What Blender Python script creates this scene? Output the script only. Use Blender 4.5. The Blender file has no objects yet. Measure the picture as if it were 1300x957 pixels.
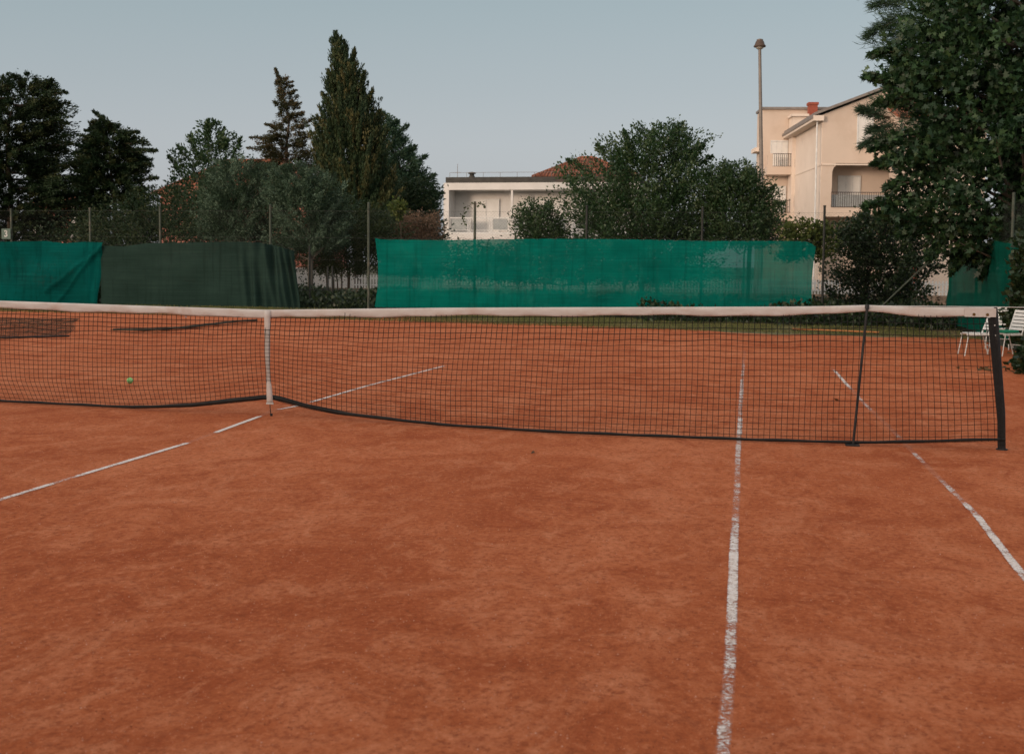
import bpy, math, random
import numpy as np
from mathutils import Vector, Matrix

SC = bpy.context.scene
COL = SC.collection
RNG = np.random.default_rng(7)
random.seed(7)

# ------------------------------------------------------------------ camera (solved from the court markings)
CX, CY_, CZ = 4.1455, -9.875, 1.3955
YAW, PITCH, ROLL, FPX = -0.19355, -0.0649, 0.0085, 1500.0
Fv = Vector((math.sin(YAW)*math.cos(PITCH), math.cos(YAW)*math.cos(PITCH), math.sin(PITCH)))
Rv = Vector((math.cos(YAW), -math.sin(YAW), 0))
Uv = Rv.cross(Fv)
R2 = Rv*math.cos(ROLL) + Uv*math.sin(ROLL)
U2 = Uv*math.cos(ROLL) - Rv*math.sin(ROLL)
CAM = Vector((CX, CY_, CZ))

def at(px, py, Y):
    """point of the vertical plane y=Y seen at that place of the photograph (survey helper)"""
    d = Fv + R2*((px-650)/FPX) - U2*((py-433.5)/FPX)
    return CAM + d*((Y-CY_)/d.y)

def gz(x, y=0.0):
    """height of the gently falling court / ground"""
    f = 1.0 if y < 24 else max(0.0, 1-(y-24)/8)
    return -0.012*(max(-9, min(9, x))-2.5)*f

def ground(px, py):
    z = 0.0
    for _ in range(12):
        d = Fv + R2*((px-650)/FPX) - U2*((py-433.5)/FPX)
        p = CAM + d*((z-CZ)/d.z)
        z = gz(p.x, p.y)
    return p

# ------------------------------------------------------------------ object helpers
def tag(o, label=None, cat=None, group=None, kind=None):
    if label: o['label'] = label
    if cat: o['category'] = cat
    if group: o['group'] = group
    if kind: o['kind'] = kind
    return o

def empty(name, loc=(0, 0, 0), rz=0.0):
    o = bpy.data.objects.new(name, None)
    o.location = loc
    o.rotation_euler = (0, 0, rz)
    o.empty_display_size = 0.2
    COL.objects.link(o)
    return o

def link(name, me, mat, parent=None, smooth=False, world=True):
    if mat is not None: me.materials.append(mat)
    o = bpy.data.objects.new(name, me)
    COL.objects.link(o)
    if smooth:
        me.polygons.foreach_set('use_smooth', [True]*len(me.polygons))
    if parent is not None:
        o.parent = parent
        if world:  # geometry was given in world coordinates
            o.matrix_parent_inverse = (Matrix.Translation(parent.location) @ parent.rotation_euler.to_matrix().to_4x4()).inverted()
    return o

def np_mesh(name, V, F, mat, parent=None, smooth=False, attrs=None, world=True):
    V = np.asarray(V, dtype=np.float32); F = np.asarray(F, dtype=np.int32)
    n, k = F.shape
    me = bpy.data.meshes.new(name)
    me.vertices.add(len(V)); me.vertices.foreach_set('co', V.ravel())
    me.loops.add(n*k); me.loops.foreach_set('vertex_index', F.ravel())
    me.polygons.add(n); me.polygons.foreach_set('loop_start', np.arange(0, n*k, k, dtype=np.int32))
    me.polygons.foreach_set('loop_total', np.full(n, k, dtype=np.int32))
    me.update(calc_edges=True)
    if attrs:
        for an, av in attrs.items():
            a = me.attributes.new(an, 'FLOAT', 'POINT')
            a.data.foreach_set('value', np.asarray(av, dtype=np.float32))
    return link(name, me, mat, parent, smooth, world)

class MB:
    def __init__(s, M=None): s.v = []; s.f = []; s.M = M
    def _add(s, vs, fs):
        n = len(s.v)
        for p in vs:
            p = Vector(p)
            s.v.append(tuple(s.M @ p) if s.M is not None else tuple(p))
        s.f += [tuple(i+n for i in f) for f in fs]
    def box(s, x0, x1, y0, y1, z0, z1):
        vs = [(x, y, z) for z in (z0, z1) for y in (y0, y1) for x in (x0, x1)]
        s._add(vs, [(0, 2, 3, 1), (4, 5, 7, 6), (0, 1, 5, 4), (2, 6, 7, 3), (0, 4, 6, 2), (1, 3, 7, 5)])
        return s
    def poly(s, pts): s._add(pts, [tuple(range(len(pts)))]); return s
    def prism(s, pts, off):
        """closed prism: pts (a planar loop) pushed by the vector off"""
        n = len(pts); o = Vector(off)
        vs = [Vector(p) for p in pts] + [Vector(p)+o for p in pts]
        fs = [tuple(range(n))[::-1], tuple(range(n, 2*n))] + [(i, (i+1) % n, (i+1) % n+n, i+n) for i in range(n)]
        s._add(vs, fs); return s
    def tube(s, pts, rad, n=8, cap=True):
        pts = [Vector(p) for p in pts]
        if not hasattr(rad, '__len__'): rad = [rad]*len(pts)
        rings = []
        vs = []
        up = None
        for i, p in enumerate(pts):
            d = (pts[min(i+1, len(pts)-1)]-pts[max(i-1, 0)])
            if d.length < 1e-9: d = Vector((0, 0, 1))
            d.normalize()
            if up is None:
                up = Vector((0, 0, 1)) if abs(d.z) < .9 else Vector((1, 0, 0))
            a = d.cross(up).normalized(); b = a.cross(d).normalized(); up = b
            for k in range(n):
                t = 2*math.pi*k/n
                vs.append(p+(a*math.cos(t)+b*math.sin(t))*rad[i])
        fs = []
        for i in range(len(pts)-1):
            for k in range(n):
                k2 = (k+1) % n
                fs.append((i*n+k, i*n+k2, (i+1)*n+k2, (i+1)*n+k))
        if cap:
            fs.append(tuple(range(n))); fs.append(tuple(range((len(pts)-1)*n, len(pts)*n))[::-1])
        s._add(vs, fs); return s
    def lathe(s, prof, c=(0, 0, 0), n=20):
        c = Vector(c); vs = []; fs = []
        for r, z in prof:
            for k in range(n):
                t = 2*math.pi*k/n
                vs.append(c+Vector((r*math.cos(t), r*math.sin(t), z)))
        for i in range(len(prof)-1):
            for k in range(n):
                k2 = (k+1) % n
                fs.append((i*n+k, i*n+k2, (i+1)*n+k2, (i+1)*n+k))
        s._add(vs, fs); return s
    def build(s, name, mat, parent=None, smooth=False, world=True, bevel=0):
        me = bpy.data.meshes.new(name)
        me.from_pydata(s.v, [], s.f)
        me.update()
        o = link(name, me, mat, parent, smooth, world)
        if bevel:
            b = o.modifiers.new('bevel', 'BEVEL'); b.width = bevel; b.segments = 2; b.limit_method = 'ANGLE'
        return o

# ------------------------------------------------------------------ materials
def newmat(name):
    m = bpy.data.materials.new(name); m.use_nodes = True
    nt = m.node_tree; nt.nodes.clear()
    out = nt.nodes.new('ShaderNodeOutputMaterial')
    b = nt.nodes.new('ShaderNodeBsdfPrincipled')
    b.inputs['Specular IOR Level'].default_value = 0.3
    nt.links.new(b.outputs[0], out.inputs[0])
    return m, nt, b, out

def N(nt, t, **kw):
    n = nt.nodes.new(t)
    for k, v in kw.items():
        if k.startswith('_'): setattr(n, k[1:], v)
        else: n.inputs[k].default_value = v
    return n

def noise(nt, scale, detail=4, rough=.55, stretch=None, loc=None, coord='Object', dist=0.0):
    tc = nt.nodes.new('ShaderNodeTexCoord'); mp = nt.nodes.new('ShaderNodeMapping')
    if stretch: mp.inputs['Scale'].default_value = stretch
    if loc: mp.inputs['Location'].default_value = loc
    nz = N(nt, 'ShaderNodeTexNoise', Scale=scale, Detail=detail, Roughness=rough, Distortion=dist)
    nt.links.new(tc.outputs[coord], mp.inputs[0]); nt.links.new(mp.outputs[0], nz.inputs['Vector'])
    return nz

def ramp(nt, src, stops):
    r = nt.nodes.new('ShaderNodeValToRGB')
    els = r.color_ramp.elements
    while len(els) > 1: els.remove(els[-1])
    for i, (p, c) in enumerate(stops):
        e = els[0] if i == 0 else els.new(p)
        e.position = p
        e.color = (c, c, c, 1) if not hasattr(c, '__len__') else (*c, 1)
    nt.links.new(src, r.inputs[0])
    return r

def mix(nt, fac, a, b, mode='MIX'):
    m = nt.nodes.new('ShaderNodeMix'); m.data_type = 'RGBA'; m.blend_type = mode
    def put(sock, v):
        if hasattr(v, 'is_linked') or hasattr(v, 'links'): nt.links.new(v, sock)
        elif hasattr(v, '__len__'): sock.default_value = (*v, 1)
        else: sock.default_value = v
    put(m.inputs[0], fac); put(m.inputs[6], a); put(m.inputs[7], b)
    return m.outputs[2]

def bump(nt, b, src, strength, dist=.01, prev=None):
    bm = N(nt, 'ShaderNodeBump', Strength=strength, Distance=dist)
    nt.links.new(src, bm.inputs['Height'])
    if prev is not None: nt.links.new(prev.outputs[0], bm.inputs['Normal'])
    nt.links.new(bm.outputs[0], b.inputs['Normal'])
    return bm

def pmat(name, c1, c2=None, scale=3, rough=.8, bmp=.15, bscale=40, stretch=None, spec=.3, metal=0, dist=.005, c3=None, s3=.6):
    m, nt, b, out = newmat(name)
    c2 = c2 or tuple(x*.75 for x in c1)
    nz = noise(nt, scale, 5, .6, stretch)
    r = ramp(nt, nz.outputs[0], [(.3, c2), (.7, c1)])
    src = r.outputs[0]
    if c3:
        n3 = noise(nt, s3, 6, .65, loc=(3, 5, 7))
        r3 = ramp(nt, n3.outputs[0], [(.52, 0.0), (.72, .8)])
        src = mix(nt, r3.outputs[0], src, c3)
    nt.links.new(src, b.inputs['Base Color'])
    b.inputs['Roughness'].default_value = rough
    b.inputs['Specular IOR Level'].default_value = spec
    b.inputs['Metallic'].default_value = metal
    if bmp:
        n2 = noise(nt, bscale, 3)
        bump(nt, b, n2.outputs[0], bmp, dist)
    return m

def leafmat(name, c1, c2, c3, trans=.35, rough=.6, spec=.25):
    """foliage: three tones spread by the 'tone' of each spray and each leaf"""
    m, nt, b, out = newmat(name)
    at_ = nt.nodes.new('ShaderNodeAttribute'); at_.attribute_name = 'tone'
    r = ramp(nt, at_.outputs['Fac'], [(.0, c1), (.5, c2), (1.0, c3)])
    nt.links.new(r.outputs[0], b.inputs['Base Color'])
    b.inputs['Roughness'].default_value = rough
    b.inputs['Specular IOR Level'].default_value = spec
    t = nt.nodes.new('ShaderNodeBsdfTranslucent')
    nt.links.new(r.outputs[0], t.inputs['Color'])
    mx = nt.nodes.new('ShaderNodeMixShader'); mx.inputs[0].default_value = trans
    nt.links.new(b.outputs[0], mx.inputs[1]); nt.links.new(t.outputs[0], mx.inputs[2])
    nt.links.new(mx.outputs[0], out.inputs[0])
    return m

def clay_color(nt):
    """colour and height of the crushed-brick surface"""
    big = noise(nt, .38, 6, .66, (1.1, .8, 1), dist=.6)
    med = noise(nt, 1.9, 8, .70, (1.15, .8, 1), (4, 1, 0), dist=1.3)
    fin = noise(nt, 30, 7, .8, (1.1, .9, 1))
    pat = noise(nt, 5.5, 6, .68, (1.1, .7, 1), (8, 3, 0), dist=.6)
    c = ramp(nt, big.outputs[0], [(.32, (0.346, 0.079, 0.024)), (.5, (0.432, 0.116, 0.042)), (.68, (0.523, 0.164, 0.069))]).outputs[0]
    c = mix(nt, ramp(nt, med.outputs[0], [(.50, 0.0), (.62, .55)]).outputs[0], c, (0.572, 0.203, 0.097))
    c = mix(nt, ramp(nt, med.outputs[0], [(.34, .75), (.47, 0.0)]).outputs[0], c, (0.304, 0.063, 0.019))
    c = mix(nt, ramp(nt, pat.outputs[0], [(.56, 0.0), (.68, .5)]).outputs[0], c, (0.608, 0.232, 0.116))
    c = mix(nt, ramp(nt, pat.outputs[0], [(.3, .5), (.42, 0.0)]).outputs[0], c, (0.292, 0.060, 0.019))
    c = mix(nt, ramp(nt, fin.outputs[0], [(.38, .75), (.5, 0.0)]).outputs[0], c, (0.243, 0.057, 0.021))
    c = mix(nt, ramp(nt, fin.outputs[0], [(.54, 0.0), (.68, .6)]).outputs[0], c, (0.657, 0.254, 0.131))
    # faint scrape arcs left by the drag net
    tc = nt.nodes.new('ShaderNodeTexCoord'); mp = nt.nodes.new('ShaderNodeMapping')
    mp.inputs['Rotation'].default_value = (0, 0, .22); mp.inputs['Scale'].default_value = (.22, 1.0, 1)
    nt.links.new(tc.outputs['Object'], mp.inputs[0])
    st = N(nt, 'ShaderNodeTexNoise', Scale=2.2, Detail=6, Roughness=.72, Distortion=1.8)
    nt.links.new(mp.outputs[0], st.inputs['Vector'])
    c = mix(nt, ramp(nt, st.outputs[0], [(.56, 0.0), (.72, .3)]).outputs[0], c, (0.534, 0.190, 0.096))
    c = mix(nt, ramp(nt, st.outputs[0], [(.3, .28), (.43, 0.0)]).outputs[0], c, (0.309, 0.067, 0.023))
    return c, fin, med

def clay_mat():
    m, nt, b, out = newmat('clay')
    c, fin, med = clay_color(nt)
    nt.links.new(c, b.inputs['Base Color'])
    b.inputs['Roughness'].default_value = .95
    b.inputs['Specular IOR Level'].default_value = .12
    g = noise(nt, 90, 3, .7)
    b1 = bump(nt, b, med.outputs[0], .8, .03)
    b2 = bump(nt, b, fin.outputs[0], .8, .014, b1)
    bump(nt, b, g.outputs[0], .55, .006, b2)
    return m

def line_mat():
    """worn white tape, clay lying over it wherever 'wear' is high"""
    m, nt, b, out = newmat('court_line_tape')
    a = nt.nodes.new('ShaderNodeAttribute'); a.attribute_name = 'wear'
    tcl = nt.nodes.new('ShaderNodeTexCoord'); mpl = nt.nodes.new('ShaderNodeMapping')
    mpl.inputs['Rotation'].default_value = (0, 0, .6); mpl.inputs['Scale'].default_value = (.85, 1.15, 1)
    nt.links.new(tcl.outputs['Object'], mpl.inputs[0])
    nz = N(nt, 'ShaderNodeTexNoise', Scale=36, Detail=7, Roughness=.78, Distortion=1.6)
    nt.links.new(mpl.outputs[0], nz.inputs['Vector'])
    nz2 = noise(nt, 4.5, 5, .6, (1, 1, 1), (9, 2, 0))
    ad = N(nt, 'ShaderNodeMath', _operation='MULTIPLY_ADD'); ad.inputs[1].default_value = 1.0
    nt.links.new(nz.outputs[0], ad.inputs[0]); nt.links.new(a.outputs['Fac'], ad.inputs[2])
    ad2 = N(nt, 'ShaderNodeMath', _operation='MULTIPLY_ADD'); ad2.inputs[1].default_value = .55
    nt.links.new(nz2.outputs[0], ad2.inputs[0]); nt.links.new(ad.outputs[0], ad2.inputs[2])
    r = ramp(nt, ad2.outputs[0], [(.78, 0.0), (.90, .95)])
    col = ramp(nt, nz.outputs[0], [(.35, (.72, .71, .71)), (.6, (.60, .47, .40))])
    nt.links.new(col.outputs[0], b.inputs['Base Color'])
    b.inputs['Roughness'].default_value = .8
    tr = nt.nodes.new('ShaderNodeBsdfTransparent')
    mx = nt.nodes.new('ShaderNodeMixShader')
    nt.links.new(r.outputs[0], mx.inputs[0]); nt.links.new(b.outputs[0], mx.inputs[1]); nt.links.new(tr.outputs[0], mx.inputs[2])
    nt.links.new(mx.outputs[0], out.inputs[0])
    return m

def cloth_mat(name, c1, c2, clear=.12, fade=None):
    m, nt, b, out = newmat(name)
    nz = noise(nt, .9, 6, .6, (1, 1, 1.6))
    r = ramp(nt, nz.outputs[0], [(.3, c2), (.7, c1)]).outputs[0]
    tc = nt.nodes.new('ShaderNodeTexCoord'); mp = nt.nodes.new('ShaderNodeMapping')
    mp.inputs['Scale'].default_value = (.3, .3, 14)
    nt.links.new(tc.outputs['Object'], mp.inputs[0])
    ln = N(nt, 'ShaderNodeTexNoise', Scale=1.6, Detail=4, Roughness=.7)
    nt.links.new(mp.outputs[0], ln.inputs['Vector'])
    r = mix(nt, ramp(nt, ln.outputs[0], [(.45, 0.0), (.75, .45)]).outputs[0], r, tuple(min(1, x*1.45+.004) for x in c1))
    if fade: # dusty splashes near the ground
        nf = noise(nt, 2.2, 7, .7, (1, 1, .8), (2, 2, 2))
        r = mix(nt, ramp(nt, nf.outputs[0], [(.56, 0.0), (.74, .5)]).outputs[0], r, fade)
    nt.links.new(r, b.inputs['Base Color'])
    b.inputs['Roughness'].default_value = .9; b.inputs['Specular IOR Level'].default_value = .04
    vs_ = noise(nt, 3.0, 5, .7, (2.6, 2.6, .12), (1, 6, 0))
    r = mix(nt, ramp(nt, vs_.outputs[0], [(.34, .45), (.48, 0.0)]).outputs[0], r, tuple(x*.6 for x in c2))
    nt.links.new(r, b.inputs['Base Color'])
    wv = noise(nt, 55, 2, .5)
    bump(nt, b, wv.outputs[0], .3, .004)
    t = nt.nodes.new('ShaderNodeBsdfTranslucent'); nt.links.new(r, t.inputs['Color'])
    m1 = nt.nodes.new('ShaderNodeMixShader'); m1.inputs[0].default_value = .25
    nt.links.new(b.outputs[0], m1.inputs[1]); nt.links.new(t.outputs[0], m1.inputs[2])
    tr = nt.nodes.new('ShaderNodeBsdfTransparent')
    m2 = nt.nodes.new('ShaderNodeMixShader'); m2.inputs[0].default_value = clear
    nt.links.new(m1.outputs[0], m2.inputs[1]); nt.links.new(tr.outputs[0], m2.inputs[2])
    nt.links.new(m2.outputs[0], out.inputs[0])
    return m

def tile_mat(name):
    m, nt, b, out = newmat(name)
    tc = nt.nodes.new('ShaderNodeTexCoord')
    br = nt.nodes.new('ShaderNodeTexBrick')
    br.inputs['Scale'].default_value = 1.0; br.inputs['Brick Width'].default_value = .22; br.inputs['Row Height'].default_value = .34
    br.inputs['Mortar Size'].default_value = .02; br.offset = 0
    br.inputs['Color1'].default_value = (.34, .115, .06, 1); br.inputs['Color2'].default_value = (.25, .085, .05, 1)
    br.inputs['Mortar'].default_value = (.08, .035, .025, 1)
    nt.links.new(tc.outputs['Object'], br.inputs['Vector'])
    nz = noise(nt, 1.5, 5)
    c = mix(nt, ramp(nt, nz.outputs[0], [(.45, 0.0), (.7, .5)]).outputs[0], br.outputs[0], (.42, .2, .12))
    nt.links.new(c, b.inputs['Base Color'])
    wv = N(nt, 'ShaderNodeTexWave', Scale=4.5); nt.links.new(tc.outputs['Object'], wv.inputs['Vector'])
    bump(nt, b, wv.outputs[0], .8, .05)
    b.inputs['Roughness'].default_value = .85
    return m

M = {}
M['clay'] = clay_mat()
M['line'] = line_mat()
M['soil'] = pmat('dark_soil', (.07, .06, .035), (.035, .04, .02), .8, .95, .5, 8, c3=(.1, .085, .05))
M['asphalt'] = pmat('asphalt', (.07, .07, .068), (.045, .045, .045), 2, .9, .3, 60)
M['net'] = pmat('net_cord', (.012, .012, .011), (.007, .007, .007), 30, .8, 0)
M['blackband'] = pmat('black_webbing', (.018, .018, .017), (.01, .01, .01), 12, .7, .3, 60)
M['band'] = pmat('white_canvas', (.60, .56, .53), (.50, .45, .42), 7, .85, .4, 70, (.4, 1, 2), c3=(.46, .33, .27), s3=3)
M['blacksteel'] = pmat('black_painted_steel', (.016, .016, .017), (.008, .008, .008), 14, .55, .2, 40, spec=.4, c3=(.05, .045, .04), s3=20)
M['cable'] = pmat('steel_cable', (.62, .62, .6), (.5, .5, .48), 30, .45, 0, metal=.3)
M['brass'] = pmat('brass', (.2, .12, .05), None, 30, .4, 0, metal=.8)
M['post'] = pmat('fence_post_paint', (.07, .09, .068), (.04, .048, .036), 5, .6, .2, 40, c3=(.16, .13, .1), s3=3)
M['darkpost'] = pmat('dark_fence_steel', (.03, .034, .03), (.018, .02, .018), 5, .6, .1)
M['wire'] = pmat('galvanised_wire', (.09, .095, .09), (.055, .06, .055), 20, .6, 0, metal=.2)
M['teal'] = cloth_mat('green_windscreen_cloth', (.001, .19, .150), (.001, .12, .098), .11, (.03, .24, .19))
M['teal_dark'] = cloth_mat('teal_windscreen_cloth', (.001, .10, .09), (.001, .052, .047), .02)
M['bottle'] = cloth_mat('dark_green_windscreen_cloth', (.028, .056, .046), (.018, .038, .031), .015)
M['green_side'] = cloth_mat('side_windscreen_cloth', (.003, .095, .065), (.002, .06, .043), .04)
M['white_plastic'] = pmat('white_resin', (.72, .73, .72), (.6, .6, .58), 6, .45, 0, spec=.5)
M['cushion'] = pmat('green_cushion_fabric', (.02, .28, .17), None, 20, .9, .2)
M['wood'] = pmat('orange_varnished_wood', (.62, .22, .05), (.45, .15, .035), 8, .6, .1, 40, (.3, 4, 4))
M['bristle'] = pmat('dark_bristles', (.03, .028, .025), None, 40, .95, .6, 80)
M['dragnet'] = pmat('dark_green_netting', (.085, .07, .05), (.05, .042, .03), 12, .95, .8, 60, dist=.02)
M['ball'] = pmat('tennis_felt', (.26, .62, .22), (.2, .5, .18), 40, .95, .5, 200)
M['ballseam'] = pmat('ball_seam', (.7, .72, .65), None, 40, .8, 0)
M['bark'] = pmat('bark', (.10, .075, .055), (.05, .038, .03), 6, .95, .8, 14, (1, 1, .3), dist=.03)
M['bark_grey'] = pmat('grey_bark', (.17, .15, .125), (.10, .085, .07), 6, .95, .6, 14, (1, 1, .3), dist=.02)
M['white_wall'] = pmat('white_render', (.66, .64, .62), (.58, .56, .54), 1.2, .9, .15, 30, c3=(.52, .49, .46))
M['cream'] = pmat('cream_render', (.60, .49, .41), (.55, .45, .375), .7, .9, .15, 30, c3=(.51, .40, .32))
M['cream_white'] = pmat('pale_render', (.72, .62, .54), (.66, .56, .48), .7, .9, .15, 30, c3=(.58, .5, .44))
M['pink_wall'] = pmat('pink_render', (.42, .17, .13), (.34, .13, .10), 1, .9, .15, 30)
M['fascia'] = pmat('weathered_fascia', (.075, .072, .066), (.04, .038, .035), 3, .85, .2, 30, (1, 1, 4), c3=(.22, .12, .085), s3=.22)
M['shutter'] = pmat('white_shutter', (.72, .71, .69), (.64, .63, .61), 2, .6, 0)
M['glass'] = pmat('dark_glass', (.12, .13, .135), (.07, .075, .08), 1, .12, 0, spec=.6)
M['frost'] = pmat('frosted_panel', (.36, .38, .38), (.28, .30, .30), 3, .25, 0, spec=.5)
M['rail_white'] = pmat('white_rail', (.7, .7, .69), None, 4, .5, 0)
M['rail_dark'] = pmat('wrought_iron', (.05, .035, .03), None, 4, .6, 0)
M['tile'] = tile_mat('roof_tiles')
M['brick'] = pmat('chimney_brick', (.33, .09, .055), (.22, .06, .04), 9, .9, .3, 30)
M['gutter'] = pmat('grey_gutter', (.25, .22, .2), (.16, .14, .13), 3, .6, .1)
M['lampgrey'] = pmat('galvanised_lamp_pole', (.22, .19, .17), (.16, .14, .125), 2, .55, .1, 30, metal=.2)
M['lamphead'] = pmat('lamp_housing', (.09, .06, .045), None, 8, .5, 0)
M['lampglass'] = pmat('lamp_lens', (.4, .36, .3), None, 8, .2, 0, spec=.6)
M['picket'] = pmat('white_picket_paint', (.60, .60, .60), (.5, .5, .5), 6, .7, .1)
M['stone'] = pmat('rubble_stone', (.34, .25, .19), (.13, .095, .07), 5, .95, .9, 6, dist=.04, c3=(.05, .06, .03), s3=2)
M['sign'] = pmat('grey_green_sign', (.09, .14, .12), (.07, .11, .09), 6, .6, 0)
M['signwhite'] = pmat('sign_numeral_white', (.5, .52, .5), None, 6, .6, 0)
# foliage
M['f_cypress'] = leafmat('cypress_foliage', (.016, .036, .016), (.038, .062, .024), (.125, .105, .038), .2)
M['f_dark'] = leafmat('dark_conifer_foliage', (.010, .024, .010), (.02, .042, .015), (.055, .062, .022), .2)
M['f_brown'] = leafmat('brownish_conifer_foliage', (.028, .038, .016), (.06, .055, .024), (.11, .07, .035), .2)
M['f_pine'] = leafmat('pine_foliage', (.024, .058, .034), (.04, .085, .048), (.075, .12, .07), .25)
M['f_olive'] = leafmat('olive_foliage', (.016, .036, .016), (.045, .082, .046), (.18, .26, .18), .2)
M['f_laurel'] = leafmat('laurel_foliage', (.016, .045, .016), (.035, .075, .025), (.085, .12, .05), .3, .45, .4)
M['f_bush'] = leafmat('broadleaf_foliage', (.016, .034, .012), (.036, .06, .02), (.075, .085, .03), .3, .5)
M['f_vine'] = leafmat('vine_foliage', (.03, .055, .014), (.07, .10, .024), (.17, .18, .05), .35)
M['f_dry'] = leafmat('dry_hedge_foliage', (.06, .05, .03), (.2, .12, .075), (.42, .27, .18), .3)
M['f_fig'] = leafmat('fig_foliage', (.010, .032, .013), (.02, .052, .02), (.06, .125, .045), .3, .45, .4)
M['f_ivy'] = leafmat('ivy_foliage', (.010, .026, .010), (.02, .042, .016), (.05, .075, .028), .25, .4, .4)
M['f_grass'] = leafmat('grass_blades', (.08, .11, .03), (.15, .165, .055), (.28, .23, .10), .35)
M['f_leaf'] = leafmat('dry_leaf', (.05, .03, .015), (.09, .05, .02), (.13, .08, .03), .2)

# ------------------------------------------------------------------ ground, clay, lines
def sheet(name, xs, ys, mat, dz, jag=0, seed=1):
    V = []; F = []
    rg = random.Random(seed)
    nx, ny = len(xs), len(ys)
    for j, y in enumerate(ys):
        for i, x in enumerate(xs):
            yy = y
            V.append((x, yy, gz(x, yy)+dz))
    for j in range(ny-1):
        for i in range(nx-1):
            a = j*nx+i
            F.append((a, a+1, a+nx+1, a+nx))
    return np_mesh(name, V, F, mat)

gx = [-600, -200, -60, -30] + list(np.arange(-18, 18.1, 1.5)) + [30, 60, 200, 600]
gy = [-300, -100, -40] + list(np.arange(-20, 42.1, 2)) + [60, 100, 200, 700, 1500]
tag(sheet('ground', gx, gy, M['soil'], -.02), kind='structure')
# clay with an uneven far edge
xs = list(np.arange(-24, 9.11, .3)); ys = list(np.arange(-20, 15.61, .4))+[16.1]
V = []; F = []
for j, y in enumerate(ys):
    for x in xs:
        yy = y
        if j == len(ys)-1:
            yy = y + .35*math.sin(x*.9)+.25*math.sin(x*2.3+1)+.12*math.sin(x*6.1) + 2.3*max(0, min(1, (3-x)/7))
        V.append((x, yy, gz(x, yy)))
nx = len(xs)
for j in range(len(ys)-1):
    for i in range(nx-1):
        a = j*nx+i; F.append((a, a+1, a+nx+1, a+nx))
tag(np_mesh('clay_court', V, F, M['clay']), 'red clay tennis court with faint scrape marks', None, None, 'structure')
tag(sheet('road', [-80, -40, 0, 40, 80], [38.5, 41, 43.5], M['asphalt'], .004), kind='structure')

def court_line(name, pts, wear, w=.045):
    """pts: centre line (x, y); wear: list of (y, wear) along it"""
    L = [0]
    for a, b in zip(pts, pts[1:]): L.append(L[-1]+math.hypot(b[0]-a[0], b[1]-a[1]))
    n = int(L[-1]/.04)
    V = []; F = []; W = []
    wy = [a for a, _ in wear]; ww = [b for _, b in wear]
    for i in range(n+1):
        t = L[-1]*i/n
        x = np.interp(t, L, [p[0] for p in pts]); y = np.interp(t, L, [p[1] for p in pts])
        x += .002*math.sin(y*2.1)
        h = w/2*(1+.02*math.sin(y*9.0))
        for s, e in ((-1, .10), (-.6, 0), (.6, 0), (1, .10)):
            V.append((x+s*h, y, gz(x+s*h, y)+.004)); W.append(float(np.interp(y, wy, ww))+e)
        if i:
            a = (i-1)*4
            for k in range(3): F.append((a+k, a+k+1, a+k+5, a+k+4))
    o = np_mesh(name, V, F, M['line'], attrs={'wear': W})
    o['kind'] = 'structure'
    return o

# wear about: <0 solid, .12 ragged, .4 gone
g = lambda px, py: ground(px, py)
def ypx(px, py): return ground(px, py).y
cl = [(g(-60, 653).x, g(-60, 653).y), (g(0, 635).x, g(0, 635).y), (g(120, 598).x, g(120, 598).y), (g(240, 562).x, g(240, 562).y), (g(332, 528).x, g(332, 528).y),
      (g(344, 522).x, g(344, 522).y), (g(380, 515).x, g(380, 515).y), (g(470, 489).x, g(470, 489).y), (g(567, 464).x, g(567, 464).y)]
Yc = lambda px, py: ypx(px, py)
court_line('court_line', cl, [(-9, .0), (Yc(0, 635), .06), (Yc(60, 617), .03), (Yc(75, 612), .13), (Yc(95, 606), .12), (Yc(115, 600), .0), (Yc(236, 563), -.05), (Yc(243, 561), .5), (Yc(270, 551), .5), (Yc(276, 549), -.1), (Yc(330, 529), -.1),
   (Yc(334, 527), .6), (Yc(346, 521), .6), (Yc(350, 520), 0), (Yc(380, 513), -.05), (Yc(388, 512), .3), (Yc(395, 510), .0), (Yc(520, 476), -.03), (Yc(563, 465), .0), (Yc(569, 464), .4)], .045)
sl = [(g(918, 957).x, -11.9), (g(918, 957).x, g(918, 957).y), (g(925, 865).x, g(925, 865).y), (g(932, 700).x, g(932, 700).y), (g(937, 580).x, g(937, 580).y), (g(941, 500).x, g(941, 500).y), (g(945, 445).x, g(945, 445).y)]
court_line('court_line', sl, [(-8, .1), (ypx(925, 900), .1), (ypx(925, 850), .10), (ypx(925, 820), .05), (ypx(928, 760), .0), (ypx(930, 715), -.04), (ypx(932, 690), .02), (ypx(933, 660), .10), (ypx(934, 652), .16), (ypx(935, 645), .17), (ypx(935, 638), .10), (ypx(936, 610), .13), (ypx(937, 590), .12),
   (ypx(937, 575), .03), (ypx(938, 560), .08), (ypx(939, 545), .0), (ypx(941, 525), .12), (ypx(942, 500), .05), (ypx(943, 480), .1), (ypx(944, 460), .15), (ypx(945, 447), .4)], .045)
dl = [(g(1345, 785).x+.03, -11.9), (g(1345, 785).x, g(1345, 785).y), (g(1300, 732).x, g(1300, 732).y), (g(1240, 655).x, g(1240, 655).y), (g(1192, 607).x, g(1192, 607).y), (g(1165, 580).x, g(1165, 580).y), (g(1135, 549).x, g(1135, 549).y), (g(1095, 510).x, g(1095, 510).y), (g(1055, 466).x, g(1055, 466).y)]
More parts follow.
